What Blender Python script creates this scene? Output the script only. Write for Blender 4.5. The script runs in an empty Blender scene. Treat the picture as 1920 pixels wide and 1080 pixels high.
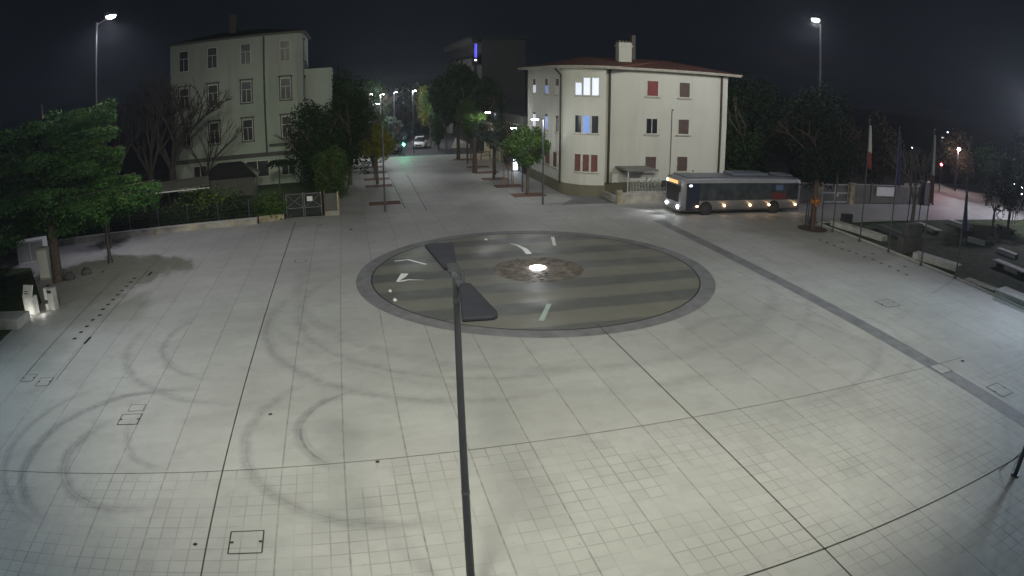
import bpy, math, random
from mathutils import Vector, Matrix
R = math.radians
PI = math.pi
scene = bpy.context.scene
col = scene.collection

# ---------------------------------------------------------------- camera, sky, exposure
TH, ANG = 0.3113, -0.24545          # pitch down, yaw against the paving grid
cd = bpy.data.cameras.new('camera')
cam = bpy.data.objects.new('camera', cd); col.objects.link(cam)
cam.location = (0, 0, 10)
cam.rotation_euler = (PI/2 - TH, 0, ANG)
cd.type = 'PANO'
cd.panorama_type = 'FISHEYE_LENS_POLYNOMIAL'
cd.sensor_fit = 'HORIZONTAL'; cd.sensor_width = 36.0; cd.sensor_height = 20.25
cd.fisheye_fov = R(180)
cd.fisheye_polynomial_k0 = 0.0
cd.fisheye_polynomial_k1 = -4.28113716e-02
cd.fisheye_polynomial_k2 = -3.21559686e-05
cd.fisheye_polynomial_k3 = 7.44118636e-06
cd.fisheye_polynomial_k4 = -5.80599731e-07
cd.clip_end = 3000
scene.camera = cam

world = bpy.data.worlds.new('World'); scene.world = world
world.use_nodes = True
wn = world.node_tree; wn.nodes.clear()
wo = wn.nodes.new('ShaderNodeOutputWorld'); bg = wn.nodes.new('ShaderNodeBackground')
tc = wn.nodes.new('ShaderNodeTexCoord'); sp = wn.nodes.new('ShaderNodeSeparateXYZ')
rp = wn.nodes.new('ShaderNodeValToRGB')
rp.color_ramp.elements[0].position = 0.0; rp.color_ramp.elements[0].color = (0.0042, 0.0056, 0.0084, 1)
rp.color_ramp.elements[1].position = 0.6; rp.color_ramp.elements[1].color = (0.0028, 0.0040, 0.0070, 1)
wn.links.new(tc.outputs['Generated'], sp.inputs[0]); wn.links.new(sp.outputs['Z'], rp.inputs[0])
wn.links.new(rp.outputs[0], bg.inputs['Color']); wn.links.new(bg.outputs[0], wo.inputs['Surface'])
bg.inputs['Strength'].default_value = 1.0

scene.view_settings.view_transform = 'Standard'
scene.view_settings.look = 'None'
scene.view_settings.exposure = 0.0
scene.view_settings.gamma = 1.0
scene.view_settings.use_curve_mapping = False
scene.cycles.use_denoising = True
scene.cycles.max_bounces = 5
scene.cycles.diffuse_bounces = 2
scene.cycles.glossy_bounces = 3
scene.cycles.sample_clamp_indirect = 3.0
scene.cycles.use_light_tree = True

MAST_LEFT = 3000
MAST_RIGHT = 1350
MAST_NEAR = 21500
MAST_SIDE_L = 5000
MAST_SIDE_R = 6800
LAMP = 130

# ---------------------------------------------------------------- helpers
class MB:
    def __init__(s): s.v = []; s.f = []; s.sm = []
    def add(s, vs, fs, smooth=False):
        n = len(s.v); s.v += [tuple(p) for p in vs]
        s.f += [tuple(i + n for i in f) for f in fs]; s.sm += [smooth]*len(fs); return s
    def box(s, x0, x1, y0, y1, z0, z1, rz=0, c=None):
        vs = [(x, y, z) for z in (z0, z1) for y in (y0, y1) for x in (x0, x1)]
        if rz:
            cx, cy = c if c else ((x0+x1)/2, (y0+y1)/2)
            ca, sa = math.cos(rz), math.sin(rz)
            vs = [(cx+(x-cx)*ca-(y-cy)*sa, cy+(x-cx)*sa+(y-cy)*ca, z) for x, y, z in vs]
        return s.add(vs, [(0,2,3,1),(4,5,7,6),(0,1,5,4),(2,6,7,3),(0,4,6,2),(1,3,7,5)])
    def rod(s, p, q, r0, r1=None, n=8, caps=True):
        r1 = r0 if r1 is None else r1
        p, q = Vector(p), Vector(q); d = (q-p)
        if d.length < 1e-6: return s
        d.normalize(); u = d.orthogonal().normalized(); w = d.cross(u)
        vs = []
        for c, r in ((p, r0), (q, r1)):
            for k in range(n):
                a = 2*PI*k/n; vs.append(c + (u*math.cos(a)+w*math.sin(a))*r)
        fs = [(k, (k+1) % n, n+(k+1) % n, n+k) for k in range(n)]
        s.add(vs, fs, True)
        if caps: s.add(vs, [tuple(range(n-1, -1, -1)), tuple(range(n, 2*n))])
        return s
    def prism(s, pts, z0, z1):
        n = len(pts)
        a = sum(pts[i][0]*pts[(i+1) % n][1]-pts[(i+1) % n][0]*pts[i][1] for i in range(n))
        if a < 0: pts = pts[::-1]
        vs = [(x, y, z0) for x, y in pts]+[(x, y, z1) for x, y in pts]
        fs = [tuple(range(n-1, -1, -1)), tuple(range(n, 2*n))]+[(k, (k+1) % n, n+(k+1) % n, n+k) for k in range(n)]
        return s.add(vs, fs)
    def sheet(s, pts, z):
        n = len(pts)
        a = sum(pts[i][0]*pts[(i+1) % n][1]-pts[(i+1) % n][0]*pts[i][1] for i in range(n))
        if a < 0: pts = pts[::-1]
        return s.add([(x, y, z) for x, y in pts], [tuple(range(n))])
    def strip(s, pts, w, z):
        L = []; Rr = []
        for i, p in enumerate(pts):
            a = Vector(pts[max(0, i-1)]); b = Vector(pts[min(len(pts)-1, i+1)])
            d = (b-a).normalized(); nn = Vector((-d.y, d.x)); ww = w[i] if isinstance(w, (list, tuple)) else w
            L.append(Vector(p)+nn*ww/2); Rr.append(Vector(p)-nn*ww/2)
        n = len(pts)
        return s.add([(q.x, q.y, z) for q in L]+[(q.x, q.y, z) for q in Rr], [(i, n+i, n+i+1, i+1) for i in range(n-1)])
    def ball(s, c, r, nu=12, nv=8, sq=(1, 1, 1)):
        vs = []; fs = []
        for j in range(nv+1):
            t = PI*j/nv
            for i in range(nu):
                a = 2*PI*i/nu
                vs.append((c[0]+r*sq[0]*math.sin(t)*math.cos(a), c[1]+r*sq[1]*math.sin(t)*math.sin(a), c[2]+r*sq[2]*math.cos(t)))
        for j in range(nv):
            for i in range(nu):
                a, b = j*nu+i, j*nu+(i+1) % nu
                fs.append((a, a+nu, b+nu, b))
        return s.add(vs, fs, True)
    def disc(s, cx, cy, r, z, n=48, r0=0.0):
        if r0 <= 0: return s.add([(cx+r*math.cos(2*PI*k/n), cy+r*math.sin(2*PI*k/n), z) for k in range(n)], [tuple(range(n))])
        vs = [(cx+q*math.cos(2*PI*k/n), cy+q*math.sin(2*PI*k/n), z) for q in (r0, r) for k in range(n)]
        return s.add(vs, [(k, n+k, n+(k+1) % n, (k+1) % n) for k in range(n)])
    def build(s, name, mat, parent=None, bevel=0):
        me = bpy.data.meshes.new(name); me.from_pydata(s.v, [], s.f); me.update()
        me.polygons.foreach_set('use_smooth', s.sm)
        me.materials.append(mat)
        o = bpy.data.objects.new(name, me); col.objects.link(o)
        if parent: o.parent = parent
        if bevel:
            m = o.modifiers.new('bevel', 'BEVEL'); m.width = bevel; m.segments = 2; m.limit_method = 'ANGLE'
        return o

def tag(o, label=None, cat=None, group=None, kind=None):
    if label: o['label'] = label
    if cat: o['category'] = cat
    if group: o['group'] = group
    if kind: o['kind'] = kind
    return o
def thing(name, label, cat, loc=(0, 0, 0), rz=0, group=None):
    o = bpy.data.objects.new(name, None); col.objects.link(o)
    o.empty_display_size = .3
    o.location = loc; o.rotation_euler = (0, 0, rz)
    return tag(o, label, cat, group)
def copy_tree(o, loc, rz=None, label=None, parent=None, scale=None):
    c = o.copy(); col.objects.link(c); c.parent = parent
    if parent is None:
        c.location = loc
        if rz is not None: c.rotation_euler = (0, 0, rz)
        if scale is not None: c.scale = scale
        if label: c['label'] = label
    for ch in list(o.children): copy_tree(ch, None, parent=c)
    return c
def light(name, loc, energy, color, parent=None, size=.15, kind='POINT', spot=None, aim=None):
    d = bpy.data.lights.new(name, kind); d.energy = energy; d.color = color
    d.shadow_soft_size = size
    if kind == 'SPOT': d.spot_size = R(spot); d.spot_blend = 0.6
    o = bpy.data.objects.new(name, d); col.objects.link(o)
    o.location = loc
    if aim is not None:
        o.rotation_euler = (Vector(aim)-Vector(loc)).to_track_quat('-Z', 'Y').to_euler()
    if parent: o.parent = parent
    return o

# ---------------------------------------------------------------- materials
def nodes(name):
    m = bpy.data.materials.new(name); m.use_nodes = True
    nt = m.node_tree; return m, nt, nt.nodes['Principled BSDF']
def mth(nt, op, a, b=None, c=None, clamp=False):
    n = nt.nodes.new('ShaderNodeMath'); n.operation = op; n.use_clamp = clamp
    for i, x in enumerate((a, b, c)):
        if x is None: continue
        if isinstance(x, (int, float)): n.inputs[i].default_value = x
        else: nt.links.new(x, n.inputs[i])
    return n.outputs[0]
def mixc(nt, f, a, b, mode='MIX'):
    n = nt.nodes.new('ShaderNodeMix'); n.data_type = 'RGBA'; n.blend_type = mode
    for s, x in ((n.inputs[0], f), (n.inputs[6], a), (n.inputs[7], b)):
        if isinstance(x, (int, float)): s.default_value = x
        elif isinstance(x, tuple): s.default_value = (*x, 1) if len(x) == 3 else x
        else: nt.links.new(x, s)
    return n.outputs[2]
def noise(nt, scale, detail=3, vec=None, rough=.55):
    n = nt.nodes.new('ShaderNodeTexNoise'); n.inputs['Scale'].default_value = scale
    n.inputs['Detail'].default_value = detail; n.inputs['Roughness'].default_value = rough
    if vec is not None: nt.links.new(vec, n.inputs['Vector'])
    return n.outputs['Fac']
def ramp(nt, f, lo, hi):
    return mth(nt, 'DIVIDE', mth(nt, 'SUBTRACT', f, lo), hi-lo, clamp=True)
def pos(nt):
    g = nt.nodes.new('ShaderNodeNewGeometry'); return g.outputs['Position']
def plain(name, c, rough=.6, metal=0, var=.12, scale=3.0, bump=0, spec=.4):
    m, nt, b = nodes(name)
    t = nt.nodes.new('ShaderNodeTexCoord')
    f = noise(nt, scale, 4, t.outputs['Object'])
    lo = tuple(x*(1-var*1.6) for x in c); hi = tuple(min(1, x*(1+var*1.6)) for x in c)
    nt.links.new(mixc(nt, ramp(nt, f, .3, .7), lo, hi), b.inputs['Base Color'])
    b.inputs['Roughness'].default_value = rough; b.inputs['Metallic'].default_value = metal
    b.inputs['Specular IOR Level'].default_value = spec
    if bump:
        bn = nt.nodes.new('ShaderNodeBump'); bn.inputs['Strength'].default_value = bump; bn.inputs['Distance'].default_value = .02
        nt.links.new(noise(nt, scale*8, 3, t.outputs['Object']), bn.inputs['Height']); nt.links.new(bn.outputs[0], b.inputs['Normal'])
    return m
def emit(name, c, s):
    m, nt, b = nodes(name)
    b.inputs['Base Color'].default_value = (*[min(1, x) for x in c], 1)
    b.inputs['Emission Color'].default_value = (*c, 1); b.inputs['Emission Strength'].default_value = s
    return m
def leafmat(name, c1, c2):
    m, nt, b = nodes(name)
    t = nt.nodes.new('ShaderNodeTexCoord')
    f = noise(nt, 1.3, 2, t.outputs['Object']); g = noise(nt, 9.0, 1, t.outputs['Object'])
    h = mth(nt, 'ADD', mth(nt, 'MULTIPLY', f, .6), mth(nt, 'MULTIPLY', g, .4))
    nt.links.new(mixc(nt, ramp(nt, h, .38, .62), c1, c2), b.inputs['Base Color'])
    b.inputs['Roughness'].default_value = .8; b.inputs['Specular IOR Level'].default_value = .12
    return m

M = {}
M['dark_metal'] = plain('dark_metal', (.05, .052, .06), .45, .3)
M['pole_metal'] = plain('pole_metal', (.10, .105, .12), .4, .5)
M['mast_metal'] = plain('mast_metal', (.09, .09, .095), .45, .6)
M['near_pole'] = plain('near_pole', (.055, .06, .068), .4, .4, scale=1.2)
M['lamp_shell'] = plain('lamp_shell', (.018, .019, .025), .7, var=.1, spec=.1)
M['bark'] = plain('bark', (.10, .075, .055), .9, var=.3, scale=6, bump=.6)
M['bark_dark'] = plain('bark_dark', (.05, .042, .036), .9, var=.3, scale=6, bump=.5)
M['bark_red'] = plain('bark_red', (.085, .048, .038), .9, var=.25, scale=6, bump=.5)
M['bark_pale'] = plain('bark_pale', (.17, .15, .13), .9, var=.25, scale=6, bump=.5)
M['stake'] = plain('stake', (.30, .20, .13), .8, var=.2, scale=6)
M['stone'] = plain('stone', (.42, .42, .40), .75, var=.12, scale=2.5, bump=.3)
M['stone_dark'] = plain('stone_dark', (.085, .082, .082), .8, var=.15, scale=2.5, bump=.3)
M['concrete'] = plain('concrete', (.34, .32, .28), .85, var=.22, scale=1.2, bump=.3)
M['concrete_yellow'] = plain('concrete_yellow', (.34, .30, .20), .85, var=.3, scale=1.6, bump=.3)
M['soil'] = plain('soil', (.07, .045, .035), .95, var=.3, scale=5, bump=.6)
M['corten'] = plain('corten', (.13, .062, .045), .85, var=.25, scale=5)
M['white'] = plain('white', (.78, .78, .76), .5, var=.05)
M['pale_cloth'] = plain('pale_cloth', (.42, .42, .41), .8, var=.08)
M['red_cloth'] = plain('red_cloth', (.20, .03, .03), .8)
M['dark_red_cloth'] = plain('dark_red_cloth', (.10, .035, .035), .8)
M['blue_cloth'] = plain('blue_cloth', (.03, .03, .12), .8)
M['navy_cloth'] = plain('navy_cloth', (.03, .04, .10), .8)
M['leaf_mid'] = leafmat('leaf_mid', (.028, .065, .016), (.075, .125, .026))
M['leaf_dark'] = leafmat('leaf_dark', (.012, .028, .010), (.030, .058, .018))
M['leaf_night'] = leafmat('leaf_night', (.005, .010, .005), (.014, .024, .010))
M['leaf_yellow'] = leafmat('leaf_yellow', (.08, .10, .015), (.20, .19, .03))
M['leaf_blue'] = leafmat('leaf_blue', (.015, .030, .020), (.10, .13, .11))
M['leaf_cedar'] = leafmat('leaf_cedar', (.030, .085, .024), (.085, .19, .042))
M['leaf_dry'] = leafmat('leaf_dry', (.025, .021, .012), (.06, .048, .026))
M['hedge_leaf'] = leafmat('hedge_leaf', (.012, .026, .012), (.03, .05, .02))
M['flower'] = leafmat('flower', (.07, .10, .02), (.16, .17, .04))
M['grass'] = plain('grass', (.030, .050, .014), .95, var=.45, scale=1.0, bump=.8)
M['asphalt'] = plain('asphalt', (.055, .056, .062), .75, var=.15, scale=2.0, bump=.2)
M['earth'] = plain('earth', (.030, .032, .024), .95, var=.3, scale=.6)
M['lamp_glow'] = emit('lamp_glow', (1.0, 1.0, 1.0), 60)
M['mast_glow'] = emit('mast_glow', (.86, .93, 1.0), 130)
M['white_glow'] = emit('white_glow', (1, 1, 1), 14)
M['far_glow'] = emit('far_glow', (.9, .92, 1.0), 9)
M['glass_dark'] = plain('glass_dark', (.02, .022, .028), .28, var=.05, spec=.6)

# paving: long slabs beyond the cross joint, small square tiles nearer, tyre marks
I0, J0, BW = -4.356, 15.912, 1.7735
def make_paving():
    m, nt, b = nodes('paving')
    P = pos(nt)
    s = nt.nodes.new('ShaderNodeSeparateXYZ'); nt.links.new(P, s.inputs[0]); X, Y = s.outputs[0], s.outputs[1]
    def lines(c, o, per, hw, soft):
        t = mth(nt, 'DIVIDE', mth(nt, 'SUBTRACT', c, o), per)
        d = mth(nt, 'MULTIPLY', mth(nt, 'ABSOLUTE', mth(nt, 'SUBTRACT', mth(nt, 'FRACT', mth(nt, 'ADD', t, .5)), .5)), per)
        return mth(nt, 'SUBTRACT', 1.0, ramp(nt, d, hw, hw+soft))
    big = noise(nt, .55, 2, P)
    fine = noise(nt, 2.6, 5, P, .65)
    blotch = noise(nt, .16, 4, P)
    near = mth(nt, 'LESS_THAN', Y, J0)
    sq = BW/4
    # tile ids
    def tone(per_x, per_y, ox, oy, seed):
        ix = mth(nt, 'FLOOR', mth(nt, 'DIVIDE', mth(nt, 'SUBTRACT', X, ox), per_x)); iy = mth(nt, 'FLOOR', mth(nt, 'DIVIDE', mth(nt, 'SUBTRACT', Y, oy), per_y))
        cc = nt.nodes.new('ShaderNodeCombineXYZ'); nt.links.new(ix, cc.inputs[0]); nt.links.new(iy, cc.inputs[1]); cc.inputs[2].default_value = seed
        w = nt.nodes.new('ShaderNodeTexWhiteNoise'); w.noise_dimensions = '3D'; nt.links.new(cc.outputs[0], w.inputs['Vector']); return w.outputs['Value']
    t_near = tone(sq, sq, I0, J0, 1.0); t_far = tone(BW, BW*.5, I0, J0, 5.0)
    tn = mth(nt, 'ADD', mth(nt, 'MULTIPLY', t_near, near), mth(nt, 'MULTIPLY', t_far, mth(nt, 'SUBTRACT', 1.0, near)))
    # joints, their darkness fades in and out
    jb = lines(X, I0, BW, .010, .022)
    js = mth(nt, 'MULTIPLY', mth(nt, 'MAXIMUM', lines(X, I0, sq, .006, .02), lines(Y, J0, sq, .006, .02)), near)
    js = mth(nt, 'MULTIPLY', js, mth(nt, 'MULTIPLY', ramp(nt, big, .35, .62), .42))
    jb = mth(nt, 'MULTIPLY', jb, mth(nt, 'ADD', mth(nt, 'MULTIPLY', ramp(nt, fine, .38, .62), .38), .22))
    jf = mth(nt, 'MULTIPLY', lines(Y, J0+.0, BW*3.93, .008, .016), mth(nt, 'MULTIPLY', ramp(nt, fine, .4, .6), .35))
    joint = mth(nt, 'MAXIMUM', mth(nt, 'MAXIMUM', jb, js), jf)
    c = mixc(nt, ramp(nt, blotch, .3, .7), (.33, .33, .31), (.44, .44, .42))
    c = mixc(nt, mth(nt, 'MULTIPLY', ramp(nt, fine, .3, .75), .35), c, (.30, .30, .29))
    var = mth(nt, 'ADD', mth(nt, 'MULTIPLY', tn, .075), .93)
    cc = nt.nodes.new('ShaderNodeVectorMath'); cc.operation = 'SCALE'; nt.links.new(c, cc.inputs[0]); nt.links.new(var, cc.inputs['Scale'])
    c = mixc(nt, joint, cc.outputs[0], (.085, .08, .07))
    stain = ramp(nt, noise(nt, .9, 4, P, .6), .5, .72)
    c = mixc(nt, mth(nt, 'MULTIPLY', stain, .34), c, (.24, .24, .225))
    odd = mth(nt, 'MULTIPLY', mth(nt, 'GREATER_THAN', tn, .90), .16)
    c = mixc(nt, odd, c, (.22, .215, .20))
    gum = mth(nt, 'MULTIPLY', ramp(nt, noise(nt, 9.0, 2, P), .70, .76), .5)
    c = mixc(nt, gum, c, (.14, .14, .13))
    # tyre rings
    g = bpy.data.node_groups.new('tyre_ring', 'ShaderNodeTree')
    for nme in ('CX', 'CY', 'Rad', 'W', 'DX', 'DY', 'Cos', 'Amt'):
        g.interface.new_socket(nme, in_out='INPUT', socket_type='NodeSocketFloat')
    g.interface.new_socket('Fac', in_out='OUTPUT', socket_type='NodeSocketFloat')
    gi = g.nodes.new('NodeGroupInput'); go = g.nodes.new('NodeGroupOutput')
    gp_ = pos(g); ss = g.nodes.new('ShaderNodeSeparateXYZ'); g.links.new(gp_, ss.inputs[0])
    dx = mth(g, 'SUBTRACT', ss.outputs[0], gi.outputs['CX']); dy = mth(g, 'SUBTRACT', ss.outputs[1], gi.outputs['CY'])
    rr = mth(g, 'SQRT', mth(g, 'ADD', mth(g, 'MULTIPLY', dx, dx), mth(g, 'MULTIPLY', dy, dy)))
    wob = mth(g, 'MULTIPLY', mth(g, 'SUBTRACT', noise(g, .8, 2, gp_), .5), .35)
    dd = mth(g, 'ABSOLUTE', mth(g, 'SUBTRACT', mth(g, 'ADD', rr, wob), gi.outputs['Rad']))
    band = mth(g, 'SUBTRACT', 1.0, mth(g, 'DIVIDE', dd, gi.outputs['W'], clamp=True), clamp=True)
    dt = mth(g, 'DIVIDE', mth(g, 'ADD', mth(g, 'MULTIPLY', dx, gi.outputs['DX']), mth(g, 'MULTIPLY', dy, gi.outputs['DY'])), rr)
    am = mth(g, 'MULTIPLY', mth(g, 'SUBTRACT', dt, gi.outputs['Cos']), 2.5, clamp=True)
    n1 = g.nodes.new('ShaderNodeTexNoise'); n1.noise_dimensions = '1D'; n1.inputs['Scale'].default_value = 11.0; n1.inputs['Detail'].default_value = 2
    g.links.new(mth(g, 'ADD', rr, gi.outputs['CX']), n1.inputs['W'])
    band = mth(g, 'MULTIPLY', band, mth(g, 'ADD', mth(g, 'MULTIPLY', ramp(g, n1.outputs['Fac'], .30, .55), .55), .45))
    g.links.new(mth(g, 'MULTIPLY', mth(g, 'MULTIPLY', band, am), gi.outputs['Amt']), go.inputs[0])
    tot = None
    for ring in [(.51, 17.91, 2.68, .26, -.99, .14, .35, .9), (-7.21, 17.11, 4.44, .30, -.92, .38, .1, .9), (-7.08, 17.03, 2.93, .32, -.9, -.45, .15, .75),
                 (-5.34, 18.74, 2.84, .22, -.85, -.53, .6, .55), (.95, 17.61, 4.78, .30, -.92, -.39, .2, .62), (-7.66, 17.8, 5.11, .28, -.99, -.11, .4, .6),
                 (-3.78, 26.7, 6.6, .35, -.8, -.6, .5, .55), (-4.02, 26.49, 4.61, .3, -.96, -.28, .5, .55), (13.96, 24.42, 9.0, .32, .45, -.89, .72, .55),
                 (4.68, 27.61, 8.8, .4, -.77, -.64, .35, .55), (6.03, 29.08, 8.83, .35, -.83, -.55, .3, .4), (9.54, 32.8, 12.6, .5, .2, -1, -.6, .30),
                 (9.54, 32.8, 14.4, .4, .1, -1, -.2, .22), (16.0, 19.5, 4.2, .35, .6, .8, -.2, .28), (17.5, 21.0, 5.6, .3, .9, -.2, .1, .28)]:
        n = nt.nodes.new('ShaderNodeGroup'); n.node_tree = g
        for k, x in zip(('CX', 'CY', 'Rad', 'W', 'DX', 'DY', 'Cos', 'Amt'), ring): n.inputs[k].default_value = x
        tot = n.outputs[0] if tot is None else mth(nt, 'MAXIMUM', tot, n.outputs[0])
    tot = mth(nt, 'MULTIPLY', tot, mth(nt, 'ADD', mth(nt, 'MULTIPLY', ramp(nt, fine, .25, .7), .6), .4))
    c = mixc(nt, mth(nt, 'MULTIPLY', tot, 1.0, None, True), c, (.12, .12, .125))
    # mottled grey patches in the street part
    st = mth(nt, 'MULTIPLY', ramp(nt, Y, 42.0, 52.0), ramp(nt, noise(nt, .22, 2, P), .42, .60))
    c = mixc(nt, mth(nt, 'MULTIPLY', st, .38), c, (.20, .20, .21))
    nt.links.new(c, b.inputs['Base Color'])
    nt.links.new(mth(nt, 'ADD', mth(nt, 'MULTIPLY', fine, .25), .48), b.inputs['Roughness'])
    b.inputs['Specular IOR Level'].default_value = .35
    bn = nt.nodes.new('ShaderNodeBump'); bn.inputs['Strength'].default_value = .25; bn.inputs['Distance'].default_value = .02
    nt.links.new(mth(nt, 'SUBTRACT', fine, mth(nt, 'MULTIPLY', joint, 1.5)), bn.inputs['Height']); nt.links.new(bn.outputs[0], b.inputs['Normal'])
    return m
M['paving'] = make_paving()
M['dark_paving'] = plain('dark_paving', (.175, .175, .18), .6, var=.14, scale=1.3)
M['joint'] = plain('joint', (.035, .035, .035), .8, var=.2)
M['drain_hole'] = plain('drain_hole', (.02, .02, .02), .9)

def make_fountain():
    m, nt, b = nodes('fountain_stone')
    P = pos(nt); s = nt.nodes.new('ShaderNodeSeparateXYZ'); nt.links.new(P, s.inputs[0]); X, Y = s.outputs[0], s.outputs[1]
    wob = mth(nt, 'MULTIPLY', mth(nt, 'SUBTRACT', noise(nt, .5, 2, P), .5), .3)
    t = mth(nt, 'FRACT', mth(nt, 'DIVIDE', mth(nt, 'SUBTRACT', mth(nt, 'ADD', Y, wob), 26.3), 3.1))
    st = mth(nt, 'SUBTRACT', ramp(nt, t, 0.0, .05), ramp(nt, t, .47, .52), clamp=True)
    c = mixc(nt, st, (.178, .174, .142), (.104, .107, .103))
    f = noise(nt, .9, 5, P, .65)
    c = mixc(nt, mth(nt, 'MULTIPLY', ramp(nt, f, .42, .7), .45), c, (.135, .14, .115))
    nt.links.new(c, b.inputs['Base Color'])
    nt.links.new(mth(nt, 'ADD', mth(nt, 'MULTIPLY', ramp(nt, noise(nt, .35, 3, P), .35, .65), .25), .34), b.inputs['Roughness'])
    b.inputs['Specular IOR Level'].default_value = .45
    bn = nt.nodes.new('ShaderNodeBump'); bn.inputs['Strength'].default_value = .12; bn.inputs['Distance'].default_value = .02
    nt.links.new(noise(nt, 5, 3, P), bn.inputs['Height']); nt.links.new(bn.outputs[0], b.inputs['Normal'])
    return m
M['fountain'] = make_fountain()
M['rough_brown'] = plain('rough_brown', (.12, .10, .075), .55, var=.5, scale=2.2, bump=.8)
M['inlay'] = plain('inlay', (.92, .92, .88), .35, var=.06)
M['inlay_green'] = plain('inlay_green', (.30, .40, .34), .35, var=.1)
def plaster(name, c, streak=.3):
    m, nt, b = nodes(name)
    P = pos(nt)
    mp = nt.nodes.new('ShaderNodeMapping'); mp.inputs['Scale'].default_value = (1.2, 1.2, .12); nt.links.new(P, mp.inputs['Vector'])
    f = noise(nt, 1.0, 4, mp.outputs[0]); g = noise(nt, .5, 4, P)
    d = tuple(x*.66 for x in c)
    cc = mixc(nt, mth(nt, 'MULTIPLY', ramp(nt, f, .5, .75), streak), c, d)
    cc = mixc(nt, mth(nt, 'MULTIPLY', ramp(nt, g, .45, .75), .35), cc, tuple(x*.8 for x in c))
    nt.links.new(cc, b.inputs['Base Color']); b.inputs['Roughness'].default_value = .9; b.inputs['Specular IOR Level'].default_value = .15
    return m
M['cream'] = plaster('cream', (.56, .56, .49))
M['plinth'] = plaster('plinth', (.17, .16, .11))
M['grey_plaster'] = plaster('grey_plaster', (.36, .40, .35), .6)
M['ochre'] = plaster('ochre', (.38, .31, .20))
M['block_wall0'] = plaster('chimney_wall', (.12, .115, .10))
M['dark_wall'] = plaster('dark_wall', (.12, .12, .11))
M['roof_tile'] = plain('roof_tile', (.16, .065, .05), .9, var=.3, scale=3)
M['roof_dark'] = plain('roof_dark', (.02, .02, .02), .9, var=.3, scale=3)
M['soffit'] = plain('soffit', (.40, .38, .32), .8)
M['brown_pipe'] = plain('brown_pipe', (.045, .032, .025), .5)
M['shutter'] = plain('shutter', (.15, .055, .045), .7, var=.1)
M['shutter_brown'] = plain('shutter_brown', (.10, .065, .055), .7, var=.1)
M['shutter_red'] = plain('shutter_red', (.20, .05, .04), .7, var=.1)
M['frame_white'] = plain('frame_white', (.55, .55, .5), .6)
M['pane_white'] = emit('pane_white', (.78, .84, 1.0), .62)
M['pane_blue'] = emit('pane_blue', (.20, .32, .72), .42)
M['pane_dim'] = emit('pane_dim', (.3, .3, .28), .08)
M['red_pane'] = emit('red_pane', (.25, .04, .03), .10)
M['sheet_metal'] = plain('sheet_metal', (.20, .19, .175), .6, .2, scale=1.0)
M['gate_white'] = plain('gate_white', (.55, .56, .54), .5)
M['grille'] = plain('grille', (.22, .23, .24), .45, .5)

# ---------------------------------------------------------------- ground, paving, lawns
tag(MB().sheet([(-900, -300), (1100, -300), (1100, 1500), (-900, 1500)], -.12).build('ground', M['earth']), kind='structure')
tag(MB().sheet([(-19.0, -4), (35.15, -4), (35.15, 40.6), (70, 40.6), (150, 62), (150, 72), (70, 62), (58, 52), (58, 50.5), (16.6, 50.5), (18.6, 53), (18.6, 90.4), (-1.1, 90.4), (-1.1, 51.6), (-5.3, 51.9), (-7.4, 50.4), (-36, 49.5), (-36, 46), (-24.5, 43.0), (-19.0, 34)], 0).build('plaza_paving', M['paving']), kind='structure')
tag(MB().sheet([(16.6, 50.5), (40, 50.5), (40, 56), (18.0, 56)], -.004).build('path', M['dark_paving']), kind='structure')
tag(MB().sheet([(-60, 90.4), (60, 90.4), (60, 98), (15.2, 98), (62, 330), (52, 330), (3.4, 98), (-60, 98)], -.008).build('road', M['asphalt']), kind='structure')
tag(MB().sheet([(3.4, 98), (1.0, 98), (49.6, 330), (52, 330)], .08).build('pavement', M['concrete']), kind='structure')
tag(MB().sheet([(15.2, 98), (18.0, 98), (66, 330), (62, 330)], .08).build('pavement', M['concrete']), kind='structure')
tag(MB().sheet([(-80, -4), (-19.0, -4), (-19.0, 33.9), (-24.5, 42.9), (-36, 45.9), (-80, 46)], .02).build('lawn', M['grass']), kind='structure')
tag(MB().sheet([(35.3, -4), (110, -4), (110, 44.0), (70, 40.45), (35.3, 40.45)], .03).build('lawn', M['grass']), kind='structure')
tag(MB().sheet([(-90, 50.6), (-7.4, 50.6), (-7.4, 52.1), (-1.1, 52.1), (-1.1, 90), (-90, 90)], -.03).build('garden_ground', M['grass']), kind='structure')
tag(MB().box(35.15, 35.3, 18, 40.6, -.05, .10).box(35.15, 66, 40.45, 40.6, -.05, .10).build('kerb', M['stone']), kind='structure')
# darker stone band and drain channels
tag(MB().sheet([(21.15, -2), (22.15, -2), (22.45, 43.5), (21.6, 43.5)], .004).build('paving_band', M['dark_paving']), kind='structure')
tag(MB().strip([(I0, 2), (I0, 50)], .035, .008).strip([(I0+8*BW, 2), (I0+8*BW, 24.4)], .035, .008)
    .strip([(-18.9, J0), (24, J0)], .018, .008).strip([(-4.3, J0-4.015*BW), (21.2, J0-4.015*BW)], .05, .008)
    .strip([(-1.1, 52.0), (2.6, 51.7)], .05, .008).strip([(15.4, 51.1), (21.5, 51.1)], .04, .008)
    .strip([(4.3, 52.5), (4.3, 90)], .06, .008).strip([(5.9, 51), (6.2, 72)], .05, .008)
    .strip([(14.0, 54), (14.0, 88)], .04, .008).strip([(-13.0, 23), (-13.15, 39)], .03, .008).strip([(-15.0, 23), (-15.2, 39)], .025, .008).build('drain_channel', M['joint']), kind='structure')

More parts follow.
